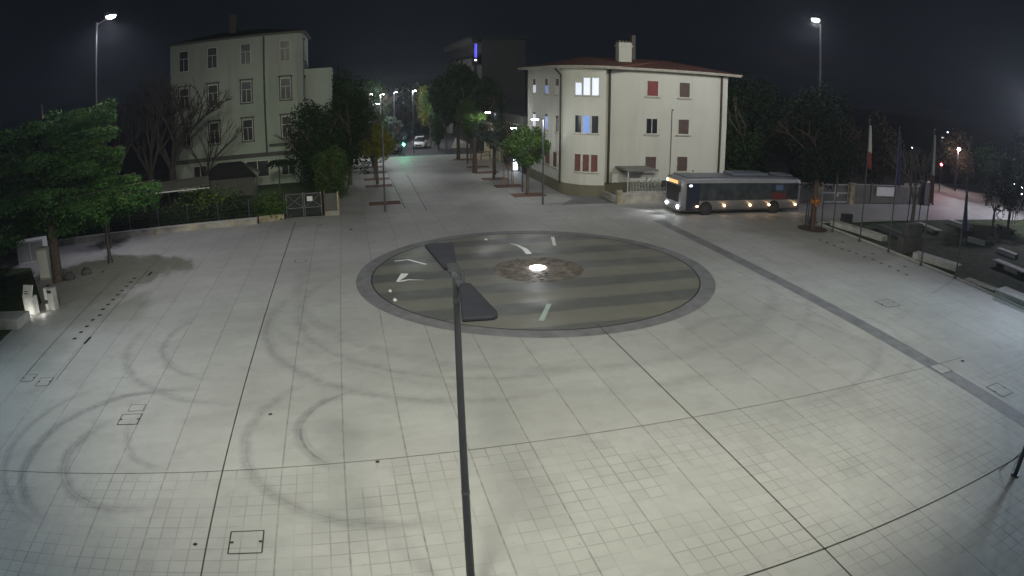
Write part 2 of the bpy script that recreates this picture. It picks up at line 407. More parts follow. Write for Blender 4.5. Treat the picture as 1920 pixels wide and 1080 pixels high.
# fountain disc
FX, FY, FR = 9.54, 32.8, 9.56
f = thing('fountain_disc', 'large round striped wet stone disc with dark rim set flush in the square', 'fountain', (FX, FY, 0))
def loc(o, parent): o.parent = parent; o.matrix_parent_inverse = Matrix.Translation(-Vector(parent.location)); return o
loc(MB().disc(FX, FY, FR, .005, 128, 8.75).build('rim', M['dark_paving']), f)
loc(MB().disc(FX, FY, 8.75, .004, 128).build('striped_floor', M['fountain']), f)
loc(MB().disc(FX, FY, 8.78, .009, 128, 8.70).build('joint_ring', M['joint']), f)
mb = MB(); random.seed(3)
for k in range(150):
    a = random.uniform(0, 2*PI); r = 2.35*math.sqrt(random.random()); s_ = random.uniform(.05, .16)
    mb.ball((9.75+r*math.cos(a), 33.05+r*math.sin(a), .0), s_, 7, 5, (1, 1, .35))
mb.disc(9.75, 33.05, 2.45, .010, 64)
loc(mb.build('rough_centre', M['rough_brown']), f)
loc(MB().disc(9.75, 33.2, .36, .065, 32).disc(9.75, 33.2, .44, .06, 32, .36).build('glowing_light', M['white_glow']), f)
light('centre_light', (9.75, 33.2, .5), 25, (1, 1, 1), size=.3)
def inlay(pts, w, mat, label, z=.012):
    mb = MB().strip(pts, w, z); o = mb.build('floor_inlay', M[mat]); tag(o, label, 'inlay', 'pale strips inlaid in the fountain disc')
inlay([(2.28, 36.57), (3.06, 36.72), (3.95, 35.45)], .17, 'inlay', 'thin white chevron strip inlaid in the disc, farther of the two by its rim')
mb = MB().strip([(2.62, 33.95), (2.45, 33.4), (2.08, 32.55)], [.42, .36, .1], .012).strip([(2.15, 32.55), (2.7, 32.75), (3.5, 32.5)], [.22, .16, .03], .016)
tag(mb.build('floor_inlay', M['inlay']), 'white arrow shaped strip inlaid in the disc just inside its rim', 'inlay', 'pale strips inlaid in the fountain disc')
inlay([(9.64, 38.98), (9.95, 38.4), (10.15, 37.4), (10.1, 36.2)], [.05, .2, .32, .36], 'inlay', 'curved white strip inlaid in the disc beyond its glowing centre')
inlay([(12.73, 39.99), (12.16, 37.75)], .22, 'inlay', 'short straight pale bar inlaid near the far rim of the disc')
inlay([(8.62, 27.4), (7.65, 25.4)], .22, 'inlay_green', 'short dull green bar inlaid near the near rim of the disc')
random.seed(8)
for (x, y, lab) in [(1.63, 31.1, 'small white bubbling water jet near the arrow strip'), (1.75, 29.7, 'small white bubbling water jet by the dark rim'), (8.4, 40.3, 'small white bubbling water jet by the far rim of the disc')]:
    mb = MB().ball((x, y, .0), .10, 18, 10, (1, 2.0, .6))
    mb.v = [(x+(a-x)*q, y+(b-y)*q, max(-.05, c*q)) for (a, b, c), q in ((v_, random.uniform(.35, 1.35)) for v_ in mb.v)]
    tag(mb.build('water_jet', M['white']), lab, 'water jet', 'small water jets on the disc')

# manholes and small floor fittings
def manhole(x0, x1, y0, y1, label, w=.035, notch=True):
    t = thing('manhole_cover', label, 'manhole cover', ((x0+x1)/2, (y0+y1)/2, 0), 0, 'square covers let into the paving')
    hx, hy = (x1-x0)/2, (y1-y0)/2
    MB().sheet([(-hx, -hy), (hx, -hy), (hx, hy), (-hx, hy)], .010).build('lid', M['paving'], t)
    mb = MB()
    for a, b_ in (((-hx, -hy), (hx, -hy)), ((-hx, hy), (hx, hy)), ((-hx, -hy), (-hx, hy)), ((hx, -hy), (hx, hy))): mb.strip([a, b_], w, .014)
    mb.build('frame', M['joint'], t)
    if notch:
        MB().sheet([(-hx+.02, -.04), (-hx+.1, -.04), (-hx+.1, .04), (-hx+.02, .04)], .015).build('lifting_hole', M['drain_hole'], t)
        MB().sheet([(hx-.1, -.04), (hx-.02, -.04), (hx-.02, .04), (hx-.1, .04)], .015).build('lifting_hole', M['drain_hole'], t)
manhole(-3.76, -2.91, 12.16, 13.03, 'square cover with dark frame in the small tiles nearest the lamp post')
manhole(-8.70, -7.91, 18.98, 19.72, 'square dark framed cover amid the tyre marks')
manhole(-8.55, -7.95, 19.95, 20.45, 'small faint square cover just behind a dark framed one', .02, False)
manhole(-13.9, -13.2, 22.4, 23.2, 'square cover next to its twin, the one farther from the lawn stones', .03)
manhole(-15.0, -14.3, 22.9, 23.6, 'square cover next to its twin, the one nearer the lawn stones', .025)
manhole(25.2, 26.3, 22.4, 23.4, 'pale square cover beyond the dark paving band', .03)
manhole(21.5, 22.3, 15.1, 15.9, 'square cover set in the dark paving band', .025, False)
manhole(22.6, 23.5, 12.2, 13.2, 'square cover cut by the edge of the picture beyond the dark band', .03)
manhole(-3.55, -2.9, 37.8, 38.5, 'faint square cover between the fountain disc and the low wall', .03, False)
n = 0
def G(u, v, z=0.0):          # ground point of the photographed pixel, from the surveyed camera
    f_, k1, k2 = 1.2443, -.2085, -.0664
    x = (u-960)/1000; y = (v-540)/1000; r2 = x*x+y*y; d = 1+k1*r2+k2*r2*r2; x /= d; y /= d
    F = f_*math.cos(TH)-y*math.sin(TH); Z = -f_*math.sin(TH)-y*math.cos(TH)
    t = (z-10)/Z; x *= t; F *= t
    c, s = math.cos(ANG), math.sin(ANG)
    return (x*c-F*s, x*s+F*c)
for (u, v) in [(140,635),(152,623),(163,612),(174,600),(187,591),(193,580),(203,571),(212,562),(221,553),(229,545),(237,537),(245,529),(252,522)]:
    x, y = G(u, v); tag(MB().disc(x, y, .13, .006, 14).build('floor_stud', M['drain_hole']), 'small dark round stud in the row along the joint by the stone sign', 'floor stud', 'row of dark studs by the stone sign')
for (u, v) in [(1538,450),(1551,455),(1564,460),(1579,467),(1592,471),(1606,476),(1621,482),(1637,487),(1652,494),(1668,500),(1684,508),(1700,515),(1580,454),(1636,475),(1697,500)]:
    x, y = G(u, v); tag(MB().disc(x, y, .13, .006, 14).build('floor_stud', M['drain_hole']), 'small dark round stud in the rows beside the flagpoles', 'floor stud', 'rows of dark studs by the flagpoles')
for (u, v, r, lab) in [(507,777,.07,'dark oval hole in the slabs between tyre rings'), (708,866,.06,'small dark hole just below the cross joint'), (366,1021,.06,'tiny dark hole in the tiles by the largest cover'), (1805,677,.10,'small dark hole beyond the dark paving band'), (192,510,.13,'small dark spot near the left lawn trees'), (658,430,.15,'small dark slot in the paving before the street'), (600,422,.12,'small dark slot near the white gate')]:
    x, y = G(u, v); tag(MB().disc(x, y, r, .011, 14).build('floor_hole', M['drain_hole']), lab, 'floor hole')
for a, b_, lab in (((158, 645), (170, 632), 'short black slot grate in the joint, the nearer of two'), ((278, 517), (285, 510), 'short black slot grate in the joint, the farther of two')):
    tag(MB().strip([G(*a), G(*b_)], .16, .012).build('slot_grate', M['drain_hole']), lab, 'grate', 'slot grates in the joint')

# ---------------------------------------------------------------- lights of the place
COOL = (.87, .83, 1.0); NEUT = (1.0, .975, .81); SIDE = (.68, .88, 1.0)
def flood_mast(x, y, h, arm, label, energy, color, aim=(9, 28), cone=150, soft=.25):
    t = thing('floodlight_mast', label, 'floodlight', (x, y, 0))
    MB().rod((0, 0, 0), (0, 0, h), .13, .07, 12).rod((0, 0, 0), (0, 0, .5), .2, .16, 12).build('pole', M['mast_metal'], t)
    ax, ay = arm
    MB().rod((0, 0, h-.15), (ax, ay, h+.25), .05, .04, 8).build('arm', M['mast_metal'], t)
    a = math.atan2(ay, ax)
    hd = MB().box(ax-.45, ax+.45, ay-.28, ay+.28, h+.32, h+.50, a).build('head', M['dark_metal'], t, .03)
    MB().ball((ax, ay, h+.27), .26, 14, 8, (1.35, 1, .55)).build('lens', M['mast_glow'], hd)
    light('flood_light', (ax, ay, h-.12), energy, color, t, soft, 'SPOT', cone, (aim[0]-x, aim[1]-y, 0))
    return t
ml_ = flood_mast(-16.95, 41.9, 16.1, (1.0, .3), 'tall floodlight mast at the tree shadow by the low wall', MAST_LEFT, COOL, (-14.5, 35), 128)
light('flood_light', (1.0, .3, 15.9), 900, (.90, 1.0, .86), ml_, .25, 'SPOT', 62, (-6.5+16.95, 71-41.9, -2))  # extra beam without a head, added to brighten the grey building
mr = flood_mast(34.4, 40.4, 15.8, (-.9, -.5), 'tall floodlight mast behind the staked tree by the flagpoles', MAST_RIGHT, COOL, (16, 32), 125)
light('flood_light', (-.9, -.5, 15.6), 4400, (.97, .98, 1.0), mr, .25, 'SPOT', 74, (27-34.4, 60-40.4, 5))
flood_mast(-4.0, -3.0, 22, (.8, .8), 'floodlight mast standing on the square beside the camera, over the tyre marks', MAST_NEAR, NEUT, (7, 32), 80, 1.5)
flood_mast(7.0, -3.5, 22, (-.5, 1.0), 'floodlight mast standing on the square beside the camera, over the dark band', MAST_NEAR, NEUT, (9, 34), 80, 1.5)
flood_mast(-22.5, 17.0, 14.5, (1.0, .3), 'floodlight mast on the lawn outside the picture, nearest the stone sign', MAST_SIDE_L, SIDE, (-6, 16), 118, 1.4)
flood_mast(37.5, 14.0, 15.0, (-1.0, .3), 'floodlight mast outside the picture beyond the lawn benches', MAST_SIDE_R, SIDE, (21, 12), 120, 1.6)
flood_mast(70.0, 38.0, 14.0, (-1.0, .3), 'floodlight mast outside the picture over the far pavement', 9000, COOL, (50, 46), 150)

def street_lamp(x, y, h, arm, label, energy, lit=True, group='slim street lamps with a short arm', color=(.95, .97, 1.0)):
    t = thing('street_lamp', label, 'street lamp', (x, y, 0), 0, group)
    MB().rod((0, 0, 0), (0, 0, h), .085, .05, 10).build('pole', M['pole_metal'], t)
    ax, ay = arm
    hd = MB().rod((0, 0, h-.08), (ax*.55, ay*.55, h+.02), .03, .03, 6).box(ax*.5, ax*1.05, ay-.13, ay+.13, h-.02, h+.06).build('head', M['dark_metal'], t)
    if lit:
        MB().box(min(ax*.52, ax*1.03), max(ax*.52, ax*1.03), ay-.12, ay+.12, h-.07, h-.022).build('lens', M['lamp_glow'], hd)
        light('lamp_light', (ax*.8, ay, h-.22), energy, color, t, .12)
    return t
street_lamp(15.4, 51.15, 7.0, (-1.0, -.2), 'lit street lamp standing before the rounded corner of the cream house', LAMP*3.4)
street_lamp(15.4, 57.6, 5.85, (-1.0, 0), 'lit street lamp whose head glows over the round crowned tree', LAMP*1.6)
street_lamp(15.4, 68.8, 6.75, (-1.0, 0), 'lit street lamp among the bright green crowns up the street', LAMP*2.6)
street_lamp(2.65, 51.55, 7.1, (-1.0, 0), 'unlit street lamp at the end of the nearest planting bed across the street', 0, False)
street_lamp(2.65, 70.6, 5.6, (.6, 0), 'added street lamp hidden in the yellow green crowns to light them', LAMP*1.4)  # lamp added inside the crowns only to light their leaves
street_lamp(15.4, 83.0, 7.0, (-1.0, 0), 'lit street lamp by the last bed before the crossing', LAMP)
for (u, v, hh, lab) in [(697, 177, 8.6, 'far street lamp, dimmest of the row above the distant trees'), (718, 177, 8.5, 'far bright street lamp second in the row above the distant trees'), (743, 173, 8.6, 'far faint street lamp in the gap between distant trees'), (779, 170, 8.9, 'far bright street lamp above the white car')]:
    x, y = G(u, v, hh)
    street_lamp(x-.4, y, hh+.05, (.5, 0), lab, 900, True, 'far street lamps up the road')
street_lamp(15.5, 111.0, 8.0, (-1.0, 0), 'street lamp hidden among the distant trees past the crossing', 900)
street_lamp(4.0, 104.0, 7.0, (1.0, 0), 'street lamp behind the green traffic light crowns', 700)
# two-headed lamp near the camera
t = thing('lamp_post', 'dark lamp post with two wide flat wedge heads nearest the camera', 'lamp post', (1.56, 9.4, 0))
t.rotation_euler = (0, R(-.6), 0)
MB().rod((0, 0, 0), (0, 0, 7.12), .088, .048, 20).rod((0, 0, 0), (0, 0, .3), .16, .14, 20).build('pole', M['near_pole'], t)
MB().rod((.02, .45, 7.06), (.05, -.35, 7.02), .055, .05, 14).box(-.05, .13, .35, .62, 7.10, 7.17).rod((.12, .10, 7.0), (.12, .10, 7.16), .04, .04, 10).build('bracket', M['near_pole'], t)
MB().rod((0, 0, 3.2), (0, 0, 3.26), .078, .078, 20).build('collar', M['pole_metal'], t); MB().rod((0, 0, 6.72), (0, 0, 6.80), .058, .058, 20).build('collar', M['pole_metal'], t); MB().box(-.05, .05, -.095, -.07, .9, 1.25).build('access_door', M['pole_metal'], t)
def wedge(pts, name='lamp_head'):
    z = 7.08; mb = MB().prism(pts, z-.035, z+.03)
    o = mb.build(name, M['lamp_shell'], t); m = o.modifiers.new('bevel', 'BEVEL'); m.width = .025; m.segments = 3; m.limit_method = 'ANGLE'; return o
wedge([(-.21, 2.20), (-.17, 2.24), (.30, 2.22), (.33, 2.18), (.12, .62), (.03, .52), (-.09, .66)])
wedge([(.0, -.30), (.10, -.22), (.18, -.32), (.285, -1.55), (.26, -1.70), (.20, -1.75), (-.21, -1.72), (-.20, -1.68)])
# pole foot at the picture edge
x, y = G(1903, 891)
t = thing('lamp_post', 'dark slanting post foot cut by the picture edge beyond the dark band', 'lamp post', (x, y, 0))
MB().rod((0, 0, 0), (.25, .05, 5.5), .09, .06, 12).rod((0, 0, 0), (0, 0, .06), .17, .17, 12).build('pole', M['near_pole'], t)
MB().rod((.02, 0, .9), (-.35, .55, .0), .015, .015, 6).rod((.05, 0, 1.0), (.5, .4, 0), .012, .012, 6).build('stay', M['near_pole'], t)
MB().box(-.1, .6, -.15, .15, 5.45, 5.55).build('lamp_head', M['dark_metal'], t)

# ---------------------------------------------------------------- foliage
def quad(mb, c, s, rng, flat=0.0, elong=1.0):
    u = Vector((rng.gauss(0, 1), rng.gauss(0, 1), rng.gauss(0, 1)*(1-flat))); u.normalize()
    w = Vector((rng.gauss(0, 1), rng.gauss(0, 1), rng.gauss(0, 1)*(1-flat))); w = (w-u*w.dot(u))
    if w.length < 1e-3: return
    w.normalize(); a = u*s*elong; b_ = w*s*.55; c = Vector(c); n = len(mb.v)
    mb.v += [tuple(c-a), tuple(c-b_*.9), tuple(c+a), tuple(c+b_)]; mb.f.append((n, n+1, n+2, n+3)); mb.sm.append(False)
def crown_mb(rng, R_, H, n, size, clumps=14, cz=0.0, fill=.55):
    n = int(n*1.7); size *= .74
    mb = MB(); cl = []
    for k in range(clumps):
        a = rng.uniform(0, 2*PI); z = rng.uniform(-1, 1); r = math.sqrt(max(0, 1-z*z))*rng.uniform(.35, .85)
        cl.append((R_*r*math.cos(a), R_*r*math.sin(a), cz+H/2*z*.75, rng.uniform(.28, .55)))
    for k in range(n):
        x, y, z, q = cl[rng.randrange(clumps)]
        d = Vector((rng.gauss(0, 1), rng.gauss(0, 1), rng.gauss(0, 1))).normalized()*(rng.random()**.4)
        quad(mb, (x+d.x*R_*q, y+d.y*R_*q, z+d.z*H/2*q*1.1), size*rng.uniform(.6, 1.3), rng)
    return mb
def limbs(mb, rng, p, d, L, r, depth, spread=.55):
    q = p+d*L; mb.rod(p, q, r, r*.68, 7 if depth > 1 else 5, False)
    if depth <= 0: return
    for k in range(2 if rng.random() < .45 else 3):
        v = Vector((rng.gauss(0, 1), rng.gauss(0, 1), rng.gauss(0, .6))).normalized()
        nd = (d+v*spread+Vector((0, 0, .12))).normalized()
        limbs(mb, rng, q if k else q-d*L*.15, nd, L*rng.uniform(.62, .85), r*.62, depth-1, spread)
def tree(x, y, base, top, rad, n, size, leaf, label, group=None, bark='bark', seed=1, clumps=14, tr=.13, name='street_tree', cat='tree', lean=(0, 0), stakes=False):
    rng = random.Random(seed)
    t = thing(name, label, cat, (x, y, 0), 0, group)
    mb = MB(); H = top-base; zf = base+H*.15
    mb.rod((0, 0, -.05), (lean[0], lean[1], zf), tr, tr*.7, 10, False)
    for k in range(5):
        a = 2*PI*k/5+rng.uniform(-.4, .4); d = Vector((math.cos(a)*.7, math.sin(a)*.7, 1.0)).normalized()
        limbs(mb, rng, Vector((lean[0], lean[1], zf-.15)), d, H*.32, tr*.45, 2)
    mb.build('trunk', M[bark], t)
    c = crown_mb(rng, rad, H, n, size, clumps)
    c.v = [(vx+lean[0], vy+lean[1], vz+(base+top)/2) for vx, vy, vz in c.v]
    c.build('crown', M[leaf], t)
    if stakes:
        for sx, sy in ((-.45, -.35), (.45, -.35), (-.45, .4), (.45, .4)):
            MB().rod((sx, sy, 0), (sx*.8, sy*.8, 2.3), .04, .035, 6).build('stake', M['stake'], t)
        for yy in (-.28, .32): MB().rod((-.36, yy, 1.9), (.36, yy, 1.9), .025, .025, 5).build('cross_rail', M['stake'], t)
    return t
def bed(x0, x1, y0, y1, label, group, z=.008):
    t = thing('planting_bed', label, 'planting bed', ((x0+x1)/2, (y0+y1)/2, 0), 0, group)
    hx, hy = (x1-x0)/2, (y1-y0)/2
    MB().box(-hx, hx, -hy, hy, -.05, .03).build('soil', M['corten'], t)
    return t

# right-hand row
bed(14.0, 16.9, 54.9, 56.7, 'rust brown bed holding the round crowned tree by the cream house', 'beds along the house side')
tree(15.35, 55.7, 2.6, 6.1, 2.25, 4200, .16, 'leaf_mid', 'round green crowned street tree before the cream house, nearest of its row', 'street trees on the house side', seed=5, clumps=18)
bed(13.6, 16.3, 60.3, 61.9, 'rust brown bed under the staked young tree', 'beds along the house side')
tree(14.9, 61.0, 2.0, 5.9, .65, 800, .15, 'leaf_dry', 'slim young olive brown tree held by four stakes', 'street trees on the house side', bark='bark_pale', seed=6, clumps=10, tr=.06, stakes=True)
bed(13.4, 16.0, 65.3, 66.8, 'dark bed under the tree with the pale top', 'beds along the house side')
tree(14.6, 66.0, 3.2, 6.6, 2.0, 2600, .17, 'leaf_blue', 'dark street tree with a pale blue green top, third of its row', 'street trees on the house side', seed=7, clumps=16, tr=.15)
bed(13.6, 16.2, 70.3, 71.7, 'dark bed under the ivy clad reddish trunk', 'beds along the house side')
tree(13.6, 71.0, 4.4, 6.5, 1.7, 1500, .18, 'leaf_mid', 'bright green crown right beside a lit street lamp', 'street trees on the house side', bark='bark_red', seed=8, clumps=13, tr=.30)
bed(13.6, 16.2, 75.3, 76.6, 'dark bed fifth along the house side', 'beds along the house side')
tree(14.3, 79.4, 3.0, 7.8, 1.5, 1500, .2, 'leaf_mid', 'slim forked street tree with dark trunk, fifth of its row', 'street trees on the house side', seed=9, tr=.12)
bed(13.3, 16.0, 83.2, 84.6, 'dark bed last along the house side before the crossing', 'beds along the house side')
tree(13.95, 84.0, 5.0, 12.0, 3.6, 6000, .32, 'leaf_dark', 'huge dark forked tree at the crossing, tallest of its row', 'street trees on the house side', seed=10, clumps=26, tr=.26)
tree(19.5, 91.5, 4.0, 10.0, 2.8, 3500, .32, 'leaf_dark', 'dark tree beneath the block with the blue light', seed=11, clumps=20, tr=.3)
tree(13.0, 95.8, .9, 7.5, 1.4, 1500, .25, 'leaf_dark', 'narrow dark tree just past the crossing', seed=12, tr=.12)
# left-hand row
for k, (y0, lab) in enumerate([(54.6, 'nearest brown bed across the street, beside the unlit lamp'), (64.3, 'second brown bed across the street, under the yellow green tree'), (69.2, 'third brown bed across the street'), (74.4, 'fourth brown bed across the street'), (79.6, 'fifth brown bed across the street'), (84.2, 'last brown bed across the street before the crossing')]):
    bed(1.5, 4.15, y0, y0+1.5, lab, 'beds across the street from the house')
lab = ['yellow green street tree with dark trunk, nearest of its row across the street', 'mid green street tree second in the row across the street', 'yellowish street tree third in the row across the street', 'green street tree fourth in the row across the street']
tree(2.75, 66.4, 2.7, 6.0, 1.9, 2400, .17, 'leaf_yellow', lab[0], 'street trees across from the house', seed=21, tr=.16)
tree(2.9, 75.2, 2.4, 6.2, 1.9, 1900, .2, 'leaf_mid', lab[1], 'street trees across from the house', seed=22, tr=.14)
tree(2.9, 80.4, 2.4, 6.4, 1.9, 1800, .22, 'leaf_yellow', lab[2], 'street trees across from the house', seed=23, tr=.14)
tree(2.9, 87.0, 2.4, 6.6, 1.9, 1600, .24, 'leaf_mid', lab[3], 'street trees across from the house', seed=24, tr=.14)
# dark mass between left building and street
tree(-3.2, 62.0, 1.0, 8.6, 2.9, 5200, .2, 'leaf_dark', 'tall dark evergreen in front of the grey building corner', seed=31, clumps=24, tr=.2, name='garden_tree')
tree(.0, 67.0, 1.5, 10.2, 3.1, 5200, .22, 'leaf_dark', 'broad dark tree rising behind the garden fence toward the street', seed=32, clumps=24, tr=.25, name='garden_tree')
tree(-1.5, 58.0, .3, 4.6, 1.8, 3200, .15, 'leaf_mid', 'bushy green tree overhanging the fence beside the gate', seed=33, clumps=16, tr=.12, name='garden_tree')
tree(-.4, 77.0, 2.0, 11.5, 3.4, 4600, .26, 'leaf_dark', 'dark tree towering over the yellow green street trees', seed=34, clumps=22, tr=.25, name='garden_tree')
tree(-1.5, 90.0, 2.0, 11.0, 3.4, 3600, .3, 'leaf_dark', 'dark tree on the far garden corner by the crossing', seed=35, clumps=20, tr=.25, name='garden_tree')
# trees past the crossing
for k, (u, v, top, rad, leaf, L) in enumerate([(735, 282, 8.0, 2.6, 'leaf_blue', 'pale grey green bush behind the green traffic light'), (705, 270, 10.5, 2.8, 'leaf_dark', 'dark tree left of the road just past the crossing'), (712, 262, 9.6, 2.6, 'leaf_dry', 'autumn tree with pale lit twigs beyond the crossing'), (722, 240, 9.0, 2.6, 'leaf_dark', 'dark distant tree under the second far lamp'),
        (808, 272, 9.3, 2.4, 'leaf_yellow', 'olive tree behind the white car with lit crown'), (822, 277, 9.4, 2.4, 'leaf_mid', 'green tree with silvery lit leaves beside the white car'), (836, 276, 8.6, 2.8, 'leaf_dark', 'dark tree beside the road behind the big forked one'), (790, 245, 9.6, 2.4, 'leaf_mid', 'bright green distant tree above the parked cars'), (775, 235, 9.4, 2.4, 'leaf_blue', 'grey distant tree at the end of the road'), (757, 235, 9.6, 2.6, 'leaf_dark', 'dark distant tree over the parked cars')]):
    x, y = G(u, v)
    tree(x, y, (1.0 if k == 0 else 3.4), (5.0 if k == 0 else top), rad, 1300, .32, leaf, L, 'trees up the far road', seed=40+k, clumps=13, tr=.2)

# ---------------------------------------------------------------- cedar trees on the left lawn
low = [(2.6, 4.2, R(a), -.06) for a in (-100, -60, 150, 110, 70, 190)]+[(3.4, 5.0, R(a), -.04) for a in (-80, -40, 130, 90, 170)]
def cedar(x, y, H, label, layers, seed, tr=.42, n=330, sz=1.0):
    rng = random.Random(seed)
    t = thing('cedar_tree', label, 'tree', (x, y, 0), 0, 'cedars on the lawn')
    tk = MB().rod((0, 0, -.05), (.1, 0, H*.5), tr, tr*.6, 12, False).rod((.1, 0, H*.5), (0, 0, H), tr*.6, .05, 8, False)
    cr = MB()
    for (z, L, a, rise) in layers:
        d = Vector((math.cos(a), math.sin(a), rise)); q = Vector((0, 0, z))+d*L
        tk.rod((0, 0, z), tuple(q), tr*.28, .03, 6, False)
        for k in range(int(n*L/4*2.2)):
            s_ = rng.uniform(.12, 1.05); wdt = (1.0-.55*s_)*L*.33+.15
            off = rng.gauss(0, .45)*wdt
            c = Vector((0, 0, z))+d*L*s_+Vector((-math.sin(a), math.cos(a), 0))*off
            sag = -.06*L*(s_-.6)**2*4-abs(off)*.12
            c.z += sag+rng.gauss(.05, .07)-(rng.random()**3)*.6
            quad(cr, c, rng.uniform(.07, .17)*sz, rng, .55, 1.7)
    tk.build('trunk', M['bark'], t); cr.build('crown', M['leaf_cedar'], t)
    return t
def lay(seed, H, z0, L0, n, bias=None):
    rng = random.Random(seed); out = []
    for k in range(n):
        f_ = k/(n-1); z = z0+(H-z0-.3)*f_**.85
        out.append((z, L0*(1-f_*.72)*rng.uniform(.75, 1.1), k*2.4+rng.uniform(-.4, .4), rng.uniform(.0, .22)))
    return out
extra = [(9.2, 5.2, R(0), .30), (9.0, 4.6, R(14), .26), (9.6, 4.8, R(-30), .18), (7.4, 4.6, R(5), .12), (6.8, 4.4, R(-20), .1), (7.8, 4.2, R(30), .14), (5.0, 7.6, R(16), .04), (4.6, 6.2, R(2), .05), (4.8, 5.0, R(-30), .02), (9.8, 4.4, R(-75), .10), (8.0, 4.6, R(-75), .05), (6.0, 5.0, R(-70), .03), (9.8, 5.0, R(-120), .06), (7.9, 5.4, R(-110), .04), (6.0, 5.4, R(-130), .02), (9.4, 5.2, R(-160), .06), (8.2, 5.2, R(38), .16), (8.6, 4.6, R(55), .12), (6.4, 5.4, R(42), .08), (5.6, 6.4, R(28), .03), (4.2, 6.8, R(34), .0), (4.4, 7.4, R(22), .02), (7.2, 5.4, R(20), .1), (6.0, 5.6, R(55), .05), (3.6, 6.0, R(48), .02), (8.8, 5.0, R(25), .22)]
cedar(-19.7, 38.3, 11.2, 'big cedar with bright green lit branch tips near the mast', lay(3, 10.6, 3.6, 5.0, 12)+extra, 51, n=700, sz=.66)
cedar(-27.2, 40.0, 12.5, 'cedar cut by the picture edge, farther into the lawn', lay(5, 12.3, 3.0, 5.6, 26)+low, 52)
cedar(-27.5, 48.0, 9.5, 'darker cedar at the back of the lawn by the low wall', lay(8, 9.3, 1.6, 5.6, 24), 53, .3)
cedar(-33.5, 38.0, 11.5, 'cedar at the far edge of the lawn behind its neighbours', lay(9, 11.3, 2.0, 5.2, 22), 54, .3)
# small tree by the sign, whose foot is in shade
tree(-18.6, 46.6, 2.6, 5.6, 1.6, 900, .15, 'leaf_dark', 'small dark tree before the low wall beneath the cedar tips', seed=60, tr=.09, name='lawn_tree')

# bare trees in front of the left building
def bare_tree(x, y, H, label, seed, group='bare trees in the garden', bark='bark_dark', r=.28, depth=4, spread=.5, forks=4, name='bare_tree'):
    rng = random.Random(seed)
    t = thing(name, label, 'tree', (x, y, 0), 0, group)
    mb = MB().rod((0, 0, -.05), (0, 0, H*.28), r, r*.8, 10, False); mb.build('trunk', M[bark], t)
    tw = MB()
    for k in range(forks):
        a = 2*PI*k/forks+rng.uniform(-.5, .5); d = Vector((math.cos(a)*.5, math.sin(a)*.5, 1)).normalized()
        limbs(tw, rng, Vector((0, 0, H*.27)), d, H*.24, r*.55, depth, spread)
    tw.build('branches', M[bark], t)
    return t
bare_tree(-17.6, 63.5, 12.5, 'tall dark bare tree covering the far end of the grey building', 71, r=.45, depth=5, forks=5)
bare_tree(-19.8, 63.0, 11.5, 'bare twin trunk tree at the dark end of the grey building', 72, r=.38, depth=5, forks=5)
bare_tree(-22.8, 60.0, 10.5, 'faint bare tree between the cedars and the grey building', 73, r=.2)
bare_tree(-14.2, 64.5, 8.5, 'lower bare tree whose twigs cross the grey facade', 74, r=.16)
bare_tree(-26.5, 64.0, 12.0, 'faint bare tree behind the cedar tips', 75, r=.22)
# palm like small tree by the shop front
t = thing('palm_tree', 'small broad topped dark tree in front of the ground floor windows', 'tree', (-6.9, 64.0, 0))
MB().rod((0, 0, 0), (.05, 0, 3.0), .09, .07, 8).build('trunk', M['bark'], t)
rng = random.Random(77); mb = MB()
for k in range(26):
    a = rng.uniform(0, 2*PI); L = rng.uniform(1.0, 1.7)
    for s_ in range(28):
        f_ = s_/28; quad(mb, (.05+math.cos(a)*L*f_, math.sin(a)*L*f_, 3.05+.75*f_-1.0*f_*f_+rng.gauss(0, .04)), .16, rng, .4, 1.5)
mb.build('crown', M['leaf_dark'], t)

# ---------------------------------------------------------------- left building
def wwin(t, plane, a, z0, z1, w, style='tall', face='front', lit=None, hood=True, blind=0):
    """a window: frame part with pane sub-part. front faces -Y at y=plane; side faces +X or -X at x=plane"""
    def bx(mb, p0, p1, d0, d1, zz0, zz1):
        if face == 'front': mb.box(a+p0, a+p1, plane+d0, plane+d1, zz0, zz1)
        elif face == 'west': mb.box(plane+d0, plane+d1, a+p0, a+p1, zz0, zz1)
        else: mb.box(plane-d1, plane-d0, a+p0, a+p1, zz0, zz1)
        return mb
    h = w/2; fr = MB()
    bx(fr, -h, h, -.03, .02, z1-.07, z1); bx(fr, -h, h, -.03, .02, z0, z0+.07)
    bx(fr, -h, -h+.08, -.03, .02, z0+.07, z1-.07); bx(fr, h-.08, h, -.03, .02, z0+.07, z1-.07)
    if style == 'tall':
        zm = z0+(z1-z0)*.62; bx(fr, -h+.08, h-.08, -.028, .02, zm-.03, zm+.03)
        bx(fr, -.03, .03, -.026, .02, z0+.07, zm-.03)
    elif style == 'two': bx(fr, -.035, .035, -.028, .02, z0+.07, z1-.07)
    o = fr.build('window', M['frame_white' if style != 'shut' else 'shutter_brown'], t)
    bx(MB(), -h+.05, h-.05, -.012, -.004, z0+.04, z1-.04).build('pane', M[lit or 'glass_dark'], o)
    if blind: bx(MB(), -h+.09, h-.09, -.045, -.0285, z1-.08-blind, z1-.08).build('blind', M['shutter_brown'], o)
    sm = bx(MB(), -h-.15, h+.15, -.14, -.002, z0-.12, z0-.005)
    if hood: bx(sm, -h-.22, h+.22, -.18, -.002, z1+.16, z1+.28); bx(sm, -h-.12, -h-.005, -.06, -.002, z0, z1+.158); bx(sm, h+.005, h+.12, -.06, -.002, z0, z1+.158)
    sm.build('sill', M['stone_dark' if hood else 'soffit'], o)
t = thing('apartment_building', 'tall grey green four storey building with hooded windows behind bare trees', 'building', (-8.8, 71.5, 0))
def U(o): return loc(o, t)
B0 = 71.5
